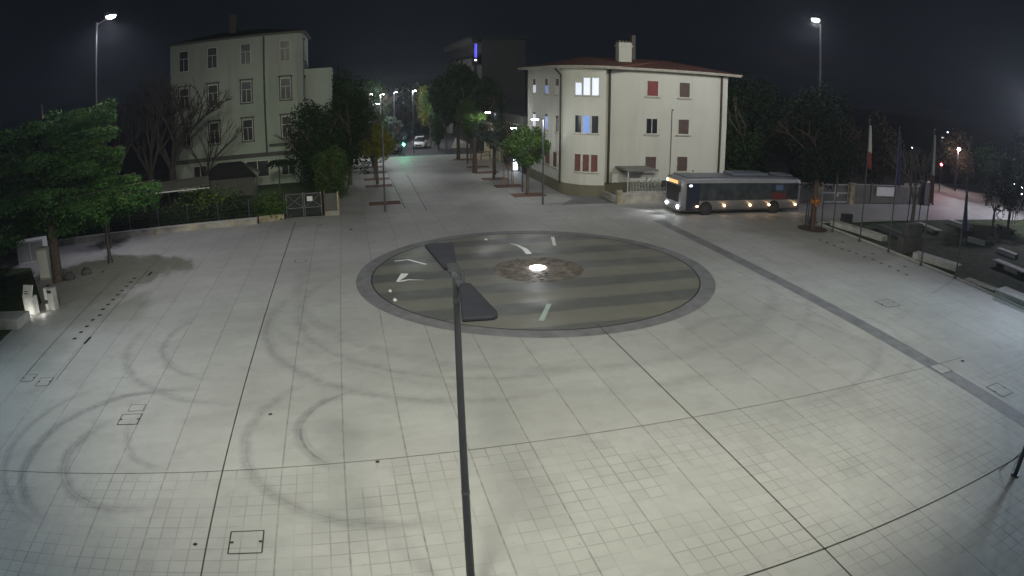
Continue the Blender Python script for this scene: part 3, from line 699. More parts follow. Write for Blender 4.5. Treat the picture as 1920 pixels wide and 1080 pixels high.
W = MB().prism([(-19.5, B0), (-8.8, B0), (-8.8, B0-.0), (-5.3, B0), (-4.7, B0+.8), (-4.7, B0+11), (-19.5, B0+11)], 0, 16.1)
bl = W.build('wall', M['grey_plaster']); U(bl)
U(MB().box(-4.69, -1.7, B0+3.5, B0+12, 0, 12.2).build('rear_wing', M['grey_plaster']))
U(MB().box(-20.0, -4.3, B0-.35, B0+11.4, 16.1, 16.3).build('cornice', M['block_wall0']))
rf = MB(); rf.add([(-19.9, B0-.3, 16.31), (-4.4, B0-.3, 16.31), (-4.4, B0+11.3, 16.31), (-19.9, B0+11.3, 16.31), (-14.5, B0+5.5, 17.4), (-9.5, B0+5.5, 17.4)], [(0, 1, 5, 4), (1, 2, 5), (2, 3, 4, 5), (3, 0, 4)])
rfo = U(rf.build('roof', M['roof_dark']))
U(MB().box(-13.3, -12.5, B0+3.6, B0+4.4, 17, 19.2).build('chimney', M['dark_wall']))
U(MB().box(-19.6, -4.6, B0-.12, B0-.003, 3.25, 3.5).box(-19.55, -4.65, B0-.06, B0-.003, 3.05, 3.24).build('string_course', M['stone_dark']))
U(MB().rod((-8.85, B0-.12, 3.5), (-8.85, B0-.12, 16.0), .09, .09, 8).build('drainpipe', M['dark_metal']))
class T_: pass
def win_l(a, z0, z1, w=1.15, **k):
    n0 = len(bpy.data.objects)
    before = set(o.name for o in bpy.data.objects)
    wwin(None, B0, a, z0, z1, w, **k)
    for o in [o for o in bpy.data.objects if o.name not in before and o.name.startswith('window')]: U(o)
for zz in (4.9, 9.0, 13.1):
    for a in (-17.9, -14.6, -10.85, -6.55): win_l(a, zz, zz+2.3, hood=zz < 13)
for a, w_ in ((-10.0, 2.6), (-6.6, 1.6)): win_l(a, .9, 2.7, w_, style='two', hood=False)
win_l(-16.5, .9, 2.7, 1.6, style='two', hood=False)
before = set(o.name for o in bpy.data.objects)
for zz in (5.0, 9.0, 13.1): wwin(None, -4.7, B0+2.2, zz, zz+2.2, 1.1, face='east')
for o in [o for o in bpy.data.objects if o.name not in before and o.name.startswith('window')]: U(o)
U(MB().box(-8.5, -4.7, B0-.9, B0-.12, 4.25, 4.36).build('balcony', M['stone_dark']))
light('garden_light', (-8.5, 66.3, 2.6), 60, (.85, 1, .75), size=.2)

# garden pergola roof
t = thing('garden_canopy', 'pale flat garden canopy roof behind the hedge below bare trees', 'canopy', (-16.8, 60, 0))
MB().add([(-4.2, -1.4, 2.1), (4.0, -1.4, 2.25), (3.4, 1.4, 2.75), (-3.6, 1.4, 2.6), (-4.2, -1.4, 2.05), (4.0, -1.4, 2.2), (3.4, 1.4, 2.7), (-3.6, 1.4, 2.55)], [(0, 1, 2, 3), (4, 7, 6, 5), (0, 4, 5, 1), (1, 5, 6, 2), (2, 6, 7, 3), (3, 7, 4, 0)]).build('canopy_roof', M['sheet_metal'], t)
MB().box(-4.2, 4.0, -1.45, -1.41, 1.95, 2.06).build('edge_trim', M['white'], t)
for sx in (-4.0, 0, 3.8): MB().rod((sx, -1.3, 0), (sx, -1.3, 2.1), .05, .05, 6).build('post', M['dark_metal'], t)
t = thing('garden_shed', 'dark gable roofed shed below the grey building', 'shed', (-12.2, 66.5, 0))
MB().prism([(-3, -1.5), (2.6, -1.5), (2.6, 1.5), (-3, 1.5)], 0, 1.9).build('wall', M['dark_wall'], t)
MB().add([(-3.4, -1.8, 1.9), (3, -1.8, 1.9), (3, 1.8, 1.9), (-3.4, 1.8, 1.9), (-1.2, 0, 3.3), (1.2, 0, 3.3)], [(0, 1, 5, 4), (1, 2, 5), (2, 3, 4, 5), (3, 0, 4), (3, 2, 1, 0)]).build('roof', M['roof_dark'], t)

# low wall, fence, hedge, gate on the left
t = thing('low_wall', 'long low stained concrete wall along the square below the hedge', 'wall', (-20, 49.7, 0))
MB().prism([(-16.2, -.38), (-.9, -.05), (12.6, .55), (12.6, .85), (-.9, .25), (-16.2, -.08)], -.05, .44).build('wall', M['concrete'], t)
MB().prism([(-16.2, -.42), (-.9, -.09), (12.65, .51), (12.65, .89), (-.9, .29), (-16.2, -.04)], .443, .50).build('coping', M['stone'], t)
for k in range(9):
    x = -15+k*3.2; yy = (x+16.2)/15.3*.33-.38 if x < -.9 else -.05+(x+.9)/13.5*.6
    MB().box(x-.14, x+.14, yy-.06, yy+.28, -.05, .47).build('pier', M['concrete_yellow'], t)
t = thing('mesh_fence', 'dark mesh fence with pale posts standing on the low wall', 'fence', (-20, 49.95, 0))
for k in range(12):
    x = -15.5+k*2.5; yy = (x+16.2)/15.3*.33-.30 if x < -.9 else .03+(x+.9)/13.5*.6
    MB().rod((x, yy, .45), (x, yy, 1.95), .035, .035, 6).build('post', M['pole_metal'], t)
mb = MB()
for zz in (.7, 1.0, 1.3, 1.6, 1.9): mb.rod((-16, -.28, zz), (-.9, .05, zz), .010, .010, 4, False).rod((-.9, .05, zz), (12.6, .68, zz), .010, .010, 4, False)
for k in range(110):
    x = -15.9+k*.26; yy = (x+16.2)/15.3*.33-.29 if x < -.9 else .04+(x+.9)/13.5*.6
    mb.rod((x, yy, .5), (x, yy, 1.9), .007, .007, 3, False)
mb.build('wire_mesh', M['dark_metal'], t)
def hedge(x0, x1, y0, y1, z1, n, leaf, label, seed, size=.14, name='hedge', z0=0, cat='hedge'):
    rng = random.Random(seed); mb = MB()
    cl = [(rng.uniform(x0, x1), rng.uniform(y0, y1), rng.uniform(z0+.3, z1)) for _ in range(int((x1-x0)*5)+6)]
    for k in range(n):
        c = cl[rng.randrange(len(cl))]
        z = c[2]+rng.gauss(0, .35) if rng.random() < .55 else rng.uniform(z0, c[2])
        quad(mb, (c[0]+rng.gauss(0, .4), c[1]+rng.gauss(0, .2), max(.02, z)), size*rng.uniform(.6, 1.3), rng)
    return tag(mb.build(name, M[leaf]), label, cat)
hedge(-36, -8, 50.9, 51.7, 1.9, 9000, 'hedge_leaf', 'long dark green hedge behind the mesh fence', 81)
hedge(-14, -9, 51.3, 52.0, 2.7, 1500, 'leaf_mid', 'taller mixed shrub rising out of the hedge', 82, .13, 'shrub', 1.0, 'shrub')
hedge(-12.8, -9.6, 50.9, 51.3, 2.4, 150, 'flower', 'yellow green leafed shrub patch on the hedge', 83, .14, 'shrub', 1.2, 'shrub')
hedge(-7.3, -5.6, 51.2, 51.8, 1.9, 1800, 'leaf_mid', 'dense green bush between the low wall and the barred gate', 84, .13, 'shrub', 0, 'shrub')
t = thing('low_wall', 'short stained wall under the green bush beside the barred gate', 'wall', (-6.3, 51.1, 0))
MB().box(-1.05, .95, -.1, .15, -.05, .45, R(8)).build('wall', M['concrete_yellow'], t)
t = thing('garden_gate', 'double steel garden gate with crossed braces and a small white notice', 'gate', (-3.75, 51.65, 0), R(-3))
mb = MB()
for sx in (-1.4, -.06, .06, 1.4): mb.rod((sx, 0, .05), (sx, 0, 1.95), .035, .035, 6)
for a, b_ in ((-1.4, -.06), (.06, 1.4)): mb.rod((a, 0, 1.85), (b_, 0, 1.85), .03, .03, 6).rod((a, 0, .75), (b_, 0, .75), .03, .03, 6).rod((a, 0, 1.8), (b_, 0, .78), .02, .02, 5).rod((a, 0, .78), (b_, 0, 1.8), .02, .02, 5)
mb.build('gate_frame', M['grille'], t)
mb = MB()
for k in range(38): mb.box(-1.38+k*.0735, -1.35+k*.0735, .03, .045, .1, 1.8)
mb.build('gate_bars', M['dark_metal'], t)
MB().box(.28, .72, -.06, -.04, 1.25, 1.62).build('notice', M['white'], t)
MB().rod((1.65, 0, 0), (1.65, 0, 2.05), .06, .06, 8).build('post', M['corten'], t)
MB().rod((-1.6, 0, 0), (-1.6, 0, 2.0), .06, .06, 8).build('post', M['pole_metal'], t)
t = thing('garden_fence', 'short dark panelled fence from the gate to the street corner', 'fence', (-1.5, 51.55, 0))
MB().box(-.55, .4, 0, .06, .1, 1.75).build('panel', M['dark_wall'], t)
MB().box(.4, .52, -.04, .1, 0, 1.85).build('post', M['concrete_yellow'], t)
MB().box(-.6, .45, -.05, .12, -.05, .35).build('plinth', M['concrete'], t)
t = thing('garden_fence', 'dark side fence running up the street under the overhanging trees', 'fence', (-1.05, 52, 0))
MB().box(-.05, .05, .1, 37, -.05, .5).build('plinth', M['concrete'], t)
mb = MB()
for k in range(140): mb.rod((0, .3+k*.26, .5), (0, .3+k*.26, 1.5), .012, .012, 3, False)
mb.rod((0, .1, 1.5), (0, 37, 1.5), .02, .02, 4).build('railing', M['dark_metal'], t)

# ---------------------------------------------------------------- left lawn objects
t = thing('stone_sign', 'floodlit rough stone marker with a pale inscribed plate by the lawn', 'stone marker', (-18.75, 32.05, 0), R(-18))
mb = MB().prism([(-.50, -.2), (.50, -.2), (.55, .18), (-.48, .2)], 0, 1.05); mb.build('stone', M['stone'], t, .04)
p = MB().add([(-.42, -.23, 1.0), (.42, -.23, 1.0), (.44, .05, 1.62), (-.44, .05, 1.62), (-.42, -.17, .98), (.42, -.17, .98), (.44, .11, 1.60), (-.44, .11, 1.60)], [(0, 1, 2, 3), (7, 6, 5, 4), (0, 4, 5, 1), (1, 5, 6, 2), (2, 6, 7, 3), (3, 7, 4, 0)]).build('plate', M['white'], t)
MB().add([(-.30, -.165, 1.16), (.12, -.165, 1.16), (.12, -.148, 1.20), (-.30, -.148, 1.20), (-.30, -.115, 1.27), (.05, -.115, 1.27), (.05, -.098, 1.31), (-.30, -.098, 1.31)], [(0, 1, 2, 3), (4, 5, 6, 7)]).build('lettering', M['stone_dark'], p)
t = thing('stone_sign', 'narrow pale pedestal with a dark slot beside the floodlit stone marker', 'stone marker', (-17.35, 32.5, 0), R(-18))
MB().box(-.27, .27, -.2, .2, 0, 1.25).build('pedestal', M['stone'], t, .03)
MB().box(-.17, .17, -.225, -.203, .98, 1.12).build('slot', M['drain_hole'], t)
MB().box(-.62, -.30, -.1, .15, .55, 1.2).build('side_box', M['white'], t); MB().box(-.55, -.30, -.2, .1, 0, .35).build('side_box', M['white'], t)
light('sign_spot_light', (-18.9, 31.35, .22), 20, (1, .98, .9), size=.06)
tag(MB().box(-18.98, -18.82, 31.32, 31.46, .0, .14).build('ground_spotlight', M['dark_metal']), 'small ground spotlight at the foot of the stone marker', 'spotlight')
light('sign_spot_light', (-17.8, 31.7, .25), 6, (1, .98, .9), size=.06)
t = thing('stone_bench', 'thick pale stone block seat by the lawn edge near the stone marker', 'stone bench', (-19.25, 30.3, 0), R(-8))
MB().box(-1.5, .95, -.75, .65, 0, .58).build('seat', M['stone'], t, .05)
t = thing('stone_block', 'dark stone block in the lawn behind the thick seat', 'stone block', (-21.4, 30.2, 0), R(-8))
MB().box(-.8, .6, -.5, .6, 0, .45).build('block', M['stone_dark'], t, .05)
t = thing('utility_cabinet', 'tall pale grey cabinet between the cedar trunks', 'cabinet', (-21.2, 39.4, 0), R(5))
MB().box(-.45, .45, -.3, .3, 0, 2.1).build('cabinet_body', M['stone'], t, .02)
MB().box(-.40, .40, -.315, -.303, .15, 1.95).build('door', M['white'], t)
t = thing('utility_cabinet', 'wide whitish cabinet behind the cedar trunks', 'cabinet', (-25.2, 45.0, 0), R(5))
MB().box(-1.3, 1.3, -.5, .5, 0, 1.7).build('cabinet_body', M['white'], t, .02)
MB().box(-1.2, -.05, -.515, -.503, .15, 1.55).build('door', M['pale_cloth'], t); MB().box(.05, 1.2, -.515, -.503, .15, 1.55).build('door', M['pale_cloth'], t)
t = thing('utility_cabinet', 'small pale box at the picture edge behind the cedars', 'cabinet', (-30.4, 45.6, 0), R(5))
MB().box(-.8, .8, -.4, .4, 0, 1.5).build('cabinet_body', M['pale_cloth'], t, .02)
MB().box(-.7, .7, -.415, -.403, .1, 1.4).build('door', M['white'], t)
for (x, y, r_, lab) in [(-18.9, 38.6, .45, 'pale boulder in the shade beneath the big cedar'), (-19.6, 36.4, .35, 'small upright pale stone beside the grey cabinet'), (-17.9, 39.4, .4, 'dim boulder close to the mast foot')]:
    mb = MB().ball((x, y, r_*.3), r_, 12, 8, (1, .8, .75)); rg = random.Random(int(r_*100)); mb.v = [(a+rg.gauss(0, .03), b+rg.gauss(0, .03), c+rg.gauss(0, .03)) for a, b, c in mb.v]; o = mb.build('boulder', M['stone_dark']); tag(o, lab, 'boulder', 'stones under the cedar')

# ---------------------------------------------------------------- right building (cream house with rounded corner)
t = thing('cream_house', 'cream three storey house with rounded corner, dark plinth and red hipped roof', 'house', (18.6, 55.2, 0))
BF = 55.2; ZE = 11.25
def AP(a, o=0.0): return (21.7+(3.1+o)*math.cos(a), 57.0+(3.3+o)*math.sin(a))
arc = [AP(PI+PI/2*k/12) for k in range(13)]
foot = arc+[(21.78, 53.7), (21.78, BF), (35.1, BF), (35.1, 67.5), (18.6, 67.5)]
U(MB().prism(foot, 0.02, ZE).build('wall', M['cream']))
arc2 = [AP(PI+PI/2*k/12, .06) for k in range(13)]
U(MB().prism(arc2+[(21.84, 53.64), (21.84, BF-.06), (35.16, BF-.06), (35.16, 67.56), (18.54, 67.56)], -.02, 1.0).build('plinth', M['plinth']))
ev = [AP(a, .8) for a in [PI+PI/2*k/12 for k in range(13)]]+[(22.4, 52.9), (24.0, BF-.9), (36.1, BF-.9), (36.1, 68.4), (17.8, 68.4)]
U(MB().prism(ev, ZE, ZE+.10).build('eaves', M['soffit']))
gut = [(x+(x-26)*.006, y+(y-61)*.01) for x, y in ev]
U(MB().prism(gut, ZE+.103, ZE+.22).build('gutter', M['soffit']))
rf = MB(); n = len(ev)
rf.add([(x, y, ZE+.225) for x, y in ev]+[(22.5, 61.5, 12.55), (31.5, 61.5, 12.55)], [(k, (k+1) % n, n if k < 13 or k == n-1 or k == n-2 and False else n+1) for k in range(n)])
rf.add([(ev[13][0], ev[13][1], ZE+.226), (22.5, 61.5, 12.55), (31.5, 61.5, 12.55)], [(0, 2, 1)])
rf.add([(ev[-1][0], ev[-1][1], ZE+.225), (22.5, 61.5, 12.55), (31.5, 61.5, 12.55), (ev[-2][0], ev[-2][1], ZE+.225)], [(0, 1, 2, 3)])
rfo = U(rf.build('roof', M['roof_tile']))
ch = U(MB().box(24.6, 25.9, 57.6, 58.4, 11.5, 13.9).box(24.5, 26.0, 57.5, 58.5, 13.5, 13.62).build('chimney', M['cream']))
mb = MB()
for k in range(4): mb.box(24.65+k*.33, 24.80+k*.33, 57.7, 58.3, 13.9, 14.08)
U(mb.build('chimney_cap', M['plinth']))
U(MB().box(27.2, 27.6, 60.5, 60.9, 12, 14.9).build('chimney', M['block_wall0']))
U(MB().rod((22.68, BF-.13, .9), (22.68, BF-.13, ZE), .12, .12, 8).build('drainpipe', M['brown_pipe']))
U(MB().rod((34.35, BF-.1, .9), (34.35, BF-.1, ZE), .11, .11, 8).build('drainpipe', M['brown_pipe']))
U(MB().rod((18.5, 56.3, .9), (18.5, 56.3, ZE-.6), .09, .09, 8).rod((18.5, 56.3, ZE-.6), (17.9, 56.1, ZE), .09, .09, 8).build('drainpipe', M['brown_pipe']))
U(MB().rod((29.0, BF-.06, 1.5), (29.0, BF-.06, 7.7), .03, .03, 6).rod((29.0, BF-.06, 7.7), (29.15, BF-.06, 7.75), .05, .05, 6).build('gas_pipe', M['dark_metal']))
def group_win(fn):
    before = set(o.name for o in bpy.data.objects); fn()
    for o in [o for o in bpy.data.objects if o.name not in before and o.name.startswith('window')]: U(o)
def w_front():
    for zz, mats in ((8.9, ('shutter_red', 'shutter_brown')), (5.42, ('glass_dark', 'shutter_brown')), (1.9, ('shutter_brown', 'shutter_brown'))):
        for a, mt in zip((26.97, 30.3), mats): wwin(None, BF, a, zz, zz+1.5, 1.25, style='two' if mt == 'glass_dark' else 'plain', lit=mt, hood=False)
group_win(w_front)
def w_side():
    for a, l3, l2 in ((64.9, 'pane_white', 'pane_white'), (60.7, 'pane_blue', 'pane_blue'), (57.4, 'pane_dim', 'shutter_brown')):
        wwin(None, 18.6, a, 8.8, 10.35, 1.0, style='two', face='west', lit=l3, hood=False, blind=.62)
        wwin(None, 18.6, a, 5.4, 7.0, 1.0, style='two', face='west', lit=l2, hood=False, blind=.25)
    for a, w_ in ((58.0, 1.3), (60.3, 1.6), (63.2, 1.3)): wwin(None, 18.6, a, 2.1, 3.6, w_, style='plain', face='west', lit='shutter', hood=False)
group_win(w_side)
# curved corner windows: three panes in a strip
for zz, mats in ((8.9, ('pane_white', 'pane_white', 'pane_white')), (5.6, ('glass_dark', 'pane_blue', 'glass_dark')), (2.2, ('shutter', 'shutter', 'shutter'))):
    fr = MB()
    for k, mt in enumerate(mats):
        a0 = R(221+k*13.5); a1 = a0+R(12)
        q = [AP(a, .045) for a in (a0, (a0+a1)/2, a1)]; q2 = [AP(a, -.01) for a in (a1, (a0+a1)/2, a0)]
        for zz0, zz1 in ((zz-.08, zz), (zz+1.5, zz+1.58)): fr.prism(q+q2, zz0, zz1)
        for aa in (a0, a1-R(.9)):
            fr.prism([AP(a, .05) for a in (aa, aa+R(.9))]+[AP(a, -.01) for a in (aa+R(.9), aa)], zz, zz+1.5)
    fo = U(fr.build('window', M['frame_white']))
    for k, mt in enumerate(mats):
        a0 = R(221+k*13.5)+R(.9); a1 = a0+R(10.2)
        q = [AP(a, .02) for a in (a0, (a0+a1)/2, a1)]; q2 = [AP(a, -.01) for a in (a1, (a0+a1)/2, a0)]
        o = MB().prism(q+q2, zz, zz+1.5-(.45 if zz > 8 and k == 0 else 0)).build('pane', M[mt]); o.parent = fo
    MB().prism([AP(a, .12) for a in (R(220), R(240), R(261))]+[AP(a, .01) for a in (R(261), R(240), R(220))], zz-.16, zz-.085).build('sill', M['soffit']).parent = fo

# forecourt wall and grille of the cream house
t = thing('front_wall', 'low forecourt wall with corner pillar in front of the cream house', 'wall', (21.6, 50.0, 0))
MB().box(.25, 17.5, 0, .22, -.05, .85).box(.0, .2, .4, 4.6, -.05, .55).build('wall', M['concrete'], t)
MB().box(-.12, .32, -.1, .34, -.05, 1.15).build('pillar', M['concrete_yellow'], t)
MB().box(.3, 17.5, -.03, .25, .852, .92).build('coping', M['stone'], t)
t = thing('railing', 'vertical barred railing on the forecourt wall by the house entrance', 'railing', (22.6, 50.2, 0))
mb = MB().rod((0, 0, .98), (6.0, 0, .98), .025, .025, 6).rod((0, 0, 2.0), (4.2, 0, 2.0), .025, .025, 6)
for k in range(30): mb.rod((.15+k*.14, 0, .98), (.15+k*.14, 0, 2.0), .016, .016, 5, False)
mb.build('bars', M['gate_white'], t)
hedge(24.0, 33.5, 51.0, 51.8, 1.5, 1300, 'hedge_leaf', 'low dark shrubs behind the forecourt railing', 91, .13, 'shrub', 0, 'shrub')
t = thing('entrance_canopy', 'grey flat canopy over the entrance of the cream house', 'canopy', (25.0, 53.6, 0))
MB().box(-1.6, 1.5, -1.1, 1.55, 2.35, 2.5).build('canopy_roof', M['sheet_metal'], t)
for sx in (-1.4, 1.3): MB().rod((sx, -.95, 0), (sx, -.95, 2.35), .06, .06, 8).build('post', M['gate_white'], t)
t = thing('meter_box', 'small pale meter box at the foot of the cream house', 'meter box', (23.3, 54.95, 0))
MB().box(-.35, .35, -.1, .18, 1.0, 1.9).build('box_body', M['gate_white'], t, .02)
MB().box(-.28, .28, -.115, -.103, 1.08, 1.82).build('door', M['white'], t)

# building behind the cream house, tower with blue light, far facades
t = thing('low_house', 'dim grey low house behind the cream one along the street', 'house', (18.7, 70, 0))
MB().box(0, 9, 0, 9, 0, 6.2).build('wall', M['dark_wall'], t)
MB().box(-.3, 9.3, -.3, 9.3, 6.2, 6.4).build('roof', M['roof_dark'], t)
o = MB().box(-.03, .02, 2, 4.2, 3.6, 5.2).build('window', M['frame_white'], t); MB().box(-.04, -.031, 2.1, 4.1, 3.7, 5.1).build('pane', M['glass_dark'], o)
o = MB().box(-.03, .02, 5.4, 7.2, 3.6, 5.2).build('window', M['frame_white'], t); MB().box(-.04, -.031, 5.5, 7.1, 3.7, 5.1).build('pane', M['glass_dark'], o)
t = thing('ochre_house', 'low warm lit ochre house with pilasters at the crossing', 'house', (18.7, 80, 0))
MB().box(0, 9, 0, 10, 0, 4.6).build('wall', M['ochre'], t)
for k in range(5): MB().box(-.15, -.002, .3+k*2.3, .65+k*2.3, 0, 4.4).build('pilaster', M['cream'], t)
MB().box(-.3, 9, -.3, 10.3, 4.6, 4.8).build('roof', M['roof_dark'], t)
light('wall_light', (17.9, 84, 2.6), 28, (1, .72, .38), size=.12)
light('wall_light', (17.9, 88, 2.6), 28, (1, .72, .38), size=.12)
M['block_wall'] = plaster('block_wall', (.05, .05, .048)); M['block_band'] = plaster('block_band', (.06, .06, .057))
t = thing('apartment_block', 'dark apartment block with balcony bands and a vertical blue light', 'building', (18.5, 94, 0))
MB().box(.6, 7, 0, 27, 0, 16.2).build('wall', M['block_wall'], t)
for zz in (3.2, 6.2, 9.2, 12.4, 15.6): MB().box(-.9, .6, -.6, 27, zz, zz+.16).box(-.9, -.8, -.6, 27, zz+.16, zz+1.0).build('balcony', M['block_band'], t)
MB().box(-1.2, 7.3, -1, 27.3, 16.2, 16.5).build('roof', M['roof_dark'], t)
MB().box(-.6, -.1, -.35, -.1, 0, 16.1).build('pillar', M['block_wall'], t)
bgm = emit('blue_glow', (.12, .12, 1.0), 1.6)
MB().box(-.45, -.36, -.40, -.36, 13.5, 15.5).build('blue_light', bgm, t); MB().box(-.25, -.16, -.40, -.36, 13.5, 15.5).build('blue_light', bgm, t)
MB().box(-.45, -.2, -.45, -.36, 13.05, 13.2).build('white_light', M['far_glow'], t)
light('blue_light_glow', (18.1, 93.3, 14.4), 14, (.2, .2, 1), size=.3)
for (x, y, lab) in [(-3, 108, 'dark distant house left of the far road'), (1.5, 135, 'distant house with dim facade left of the far road')]:
    t = thing('distant_house', lab, 'house', (x, y, 0), 0, 'houses along the far road')
    MB().box(-14, 0, 0, 18, 0, 8).build('wall', M['dark_wall'], t); MB().box(-14.4, .4, -.4, 18.4, 8, 8.3).build('roof', M['roof_dark'], t)
    for k in range(3):
        o = MB().box(-.02, .03, 2+k*5, 3.4+k*5, 4.5, 6.2).build('window', M['frame_white'], t); MB().box(.031, .04, 2.1+k*5, 3.3+k*5, 4.6, 6.1).build('pane', M['glass_dark'], o)
t = thing('distant_house', 'pale lit distant house facade behind the parked cars', 'house', (19.5, 128, 0), 0, 'houses along the far road')
MB().box(0, 12, 0, 16, 0, 7.5).build('wall', M['cream'], t); MB().box(-.4, 12.4, -.4, 16.4, 7.5, 7.8).build('roof', M['roof_dark'], t)
for k in range(4):
    o = MB().box(1+k*2.8, 2.2+k*2.8, -.04, .02, 2.2, 3.9).build('window', M['shutter_brown'], t); MB().box(1.1+k*2.8, 2.1+k*2.8, -.05, -.041, 2.3, 3.8).build('pane', M['glass_dark'], o)

# lit upright panel
t = thing('light_totem', 'glowing white upright display beside the trunk of the round crowned tree', 'display', (18.2, 71.2, 0))
MB().box(-.32, .32, -.12, .12, 0, 1.9).build('casing', M['dark_metal'], t, .02)
MB().box(-.26, .26, -.135, -.122, .15, 1.05).box(-.24, .24, -.135, -.122, 1.2, 1.8).build('lit_panel', emit('totem_glow', (.85, .92, 1.0), 3.2), t)
light('totem_light', (18.0, 70.5, 1.4), 30, (.75, .85, 1), size=.2)
# wooden stack like bench by ochre wall
t = thing('wooden_trestle', 'small pale wooden trestle by the warm lit wall', 'trestle', (17.2, 82.5, 0))
MB().box(-.7, .7, -.15, .15, 1.0, 1.1).box(-.65, .65, -.1, .1, .5, .58).build('top', M['stake'], t)
for sx in (-.6, .6):
    for sy in (-.3, .3): MB().rod((sx, sy, 0), (sx*.9, sy*.3, 1.05), .04, .04, 6).build('leg', M['stake'], t)

# ---------------------------------------------------------------- traffic lights
def traffic_light(x, y, rz, label, lit, h=2.0, poleh=None):
    t = thing('traffic_light', label, 'traffic light', (x, y, 0), rz)
    MB().rod((0, 0, 0), (0, 0, h), .07, .06, 10).build('pole', M['dark_metal'], t)
    hd = MB().box(-.17, .17, -.14, .14, h-.1, h+.95).build('signal_head', M['dark_metal'], t, .02)
    for k, c in enumerate(('green', 'amber', 'red')):
        z = h+.08+k*.32; mb = MB().ball((0, -.15, z), .17, 12, 6, (1, .35, 1))
        if c == lit: mb.build('lit_lens', emit('signal_'+c, {'green': (.05, 1, .45), 'red': (1, .06, .08)}[c], 60), hd)
        else: mb.build('lens', M['glass_dark'], hd)
        MB().box(-.14, .14, -.3, -.14, z+.11, z+.13).build('visor', M['dark_metal'], hd)
    return t
traffic_light(7.5, 90.6, 0, 'traffic light showing green at the crossing before the white car', 'green', 1.55)
light('green_signal_light', (7.5, 90.1, 1.7), 110, (.1, 1, .5), size=.15)
x, y = G(1762, 345); traffic_light(x*.9, y*.9, R(-45), 'traffic light showing red on the far side of the lawn', 'red', 2.9)
light('red_signal_light', (x*.9-.5, y*.9-.5, 3.7), 90, (1, .08, .05), size=.2)
t = thing('sign_post', 'thin grey sign post beside the green traffic light', 'sign post', (7.0, 92.0, 0)); MB().rod((0, 0, 0), (0, 0, 3.9), .04, .04, 6).build('pole', M['pole_metal'], t); MB().box(-.25, .25, -.03, -.01, 3.5, 3.9).build('sign', M['dark_metal'], t)
t = thing('bollard_post', 'stubby grey utility post at the crossing by the dark trees', 'post', (13.6, 92.0, 0)); MB().box(-.16, .16, -.12, .12, 0, 2.2).build('post_body', M['pole_metal'], t, .03)

# ---------------------------------------------------------------- vehicles
def loft(mb, secs, cap=True):
    n = len(secs[0]); b0 = len(mb.v)
    for s_ in secs: mb.v += [tuple(p) for p in s_]
    for i in range(len(secs)-1):
        for k in range(n):
            a = b0+i*n+k; b_ = b0+i*n+(k+1) % n; mb.f.append((a, b_, b_+n, a+n)); mb.sm.append(True)
    if cap: mb.f.append(tuple(range(b0+n-1, b0-1, -1))); mb.sm.append(False); e = b0+(len(secs)-1)*n; mb.f.append(tuple(range(e, e+n))); mb.sm.append(False)
    return mb
def car(x, y, rz, paint, label, lights=False, H=1.65, group='cars up the far road'):
    """front toward -Y"""
    t = thing('car', label, 'car', (x, y, 0), rz, group)
    L, Wd = 4.4, 1.84
    def sec(yy, z0, z1, w, c=.12):
        return [(-w/2, yy, z0+c), (-w/2, yy, z1-c), (-w/2+c, yy, z1), (w/2-c, yy, z1), (w/2, yy, z1-c), (w/2, yy, z0+c), (w/2-c, yy, z0), (-w/2+c, yy, z0)]
    body = loft(MB(), [sec(-2.2, .38, .78, 1.5), sec(-2.1, .28, .92, 1.74), sec(-1.2, .26, 1.02, Wd), sec(1.4, .26, 1.05, Wd), sec(2.05, .30, 1.02, 1.76), sec(2.2, .4, .9, 1.6)])
    bo = body.build('body', M[paint], t)
    MB().box(-.5, .5, -2.215, -2.19, .48, .68).build('grille', M['drain_hole'], bo)
    MB().box(-.85, .85, -2.20, -2.08, .28, .44).build('bumper', M['dark_metal'], bo)
    cab = loft(MB(), [sec(-1.25, .95, 1.04, 1.6, .03), sec(-.55, .95, H-.06, 1.42, .10), sec(.9, .95, H-.04, 1.42, .10), sec(1.85, .95, 1.1, 1.55, .03)])
    cab.build('window_glass', M['glass_dark'], t)
    MB().box(-.66, .66, -.5, .95, H-.055, H-.01).build('roof', M[paint], t, .03)
    for sx in (-1, 1):
        MB().box(sx*.62-.18, sx*.62+.18, -2.20, -2.14, .66, .80).build('headlight', M['white_glow'] if lights else M['frame_white'], t)
        MB().box(sx*.98-.09, sx*.98+.09, -.95, -.8, .98, 1.12).build('mirror', M[paint], t)
        for yy in (-1.35, 1.35):
            w = MB().rod((sx*.80, yy, .33), (sx*.94, yy, .33), .33, .33, 18).build('wheel', M['drain_hole'], t)
            MB().rod((sx*.935, yy, .33), (sx*.948, yy, .33), .19, .19, 12).build('rim', M['mast_metal'], w)
    return t
M['car_white'] = plain('car_white', (.72, .73, .75), .25, var=.03, spec=.6)
M['car_dark'] = plain('car_dark', (.03, .045, .06), .2, var=.05, spec=.6)
M['car_teal'] = plain('car_teal', (.04, .09, .10), .2, var=.05, spec=.6)
car(10.9, 101.5, R(-11), 'car_white', 'white car facing the crossing just past the green traffic light', H=1.75)
car(9.2, 113.5, R(-11), 'car_teal', 'dark teal parked car first in line behind the white car')
car(10.2, 119.5, R(-11), 'car_dark', 'dark parked car second in line behind the white car')
car(11.6, 126.0, R(-11), 'car_dark', 'dark parked car last in line beside pale facades')
car(5.4, 94.6, R(75), 'car_dark', 'dark car at the left of the crossing behind the street trees', group='cars up the far road')
light('car_wash_light', (10.2, 96.6, 5.6), 0.01, (1, 1, 1))

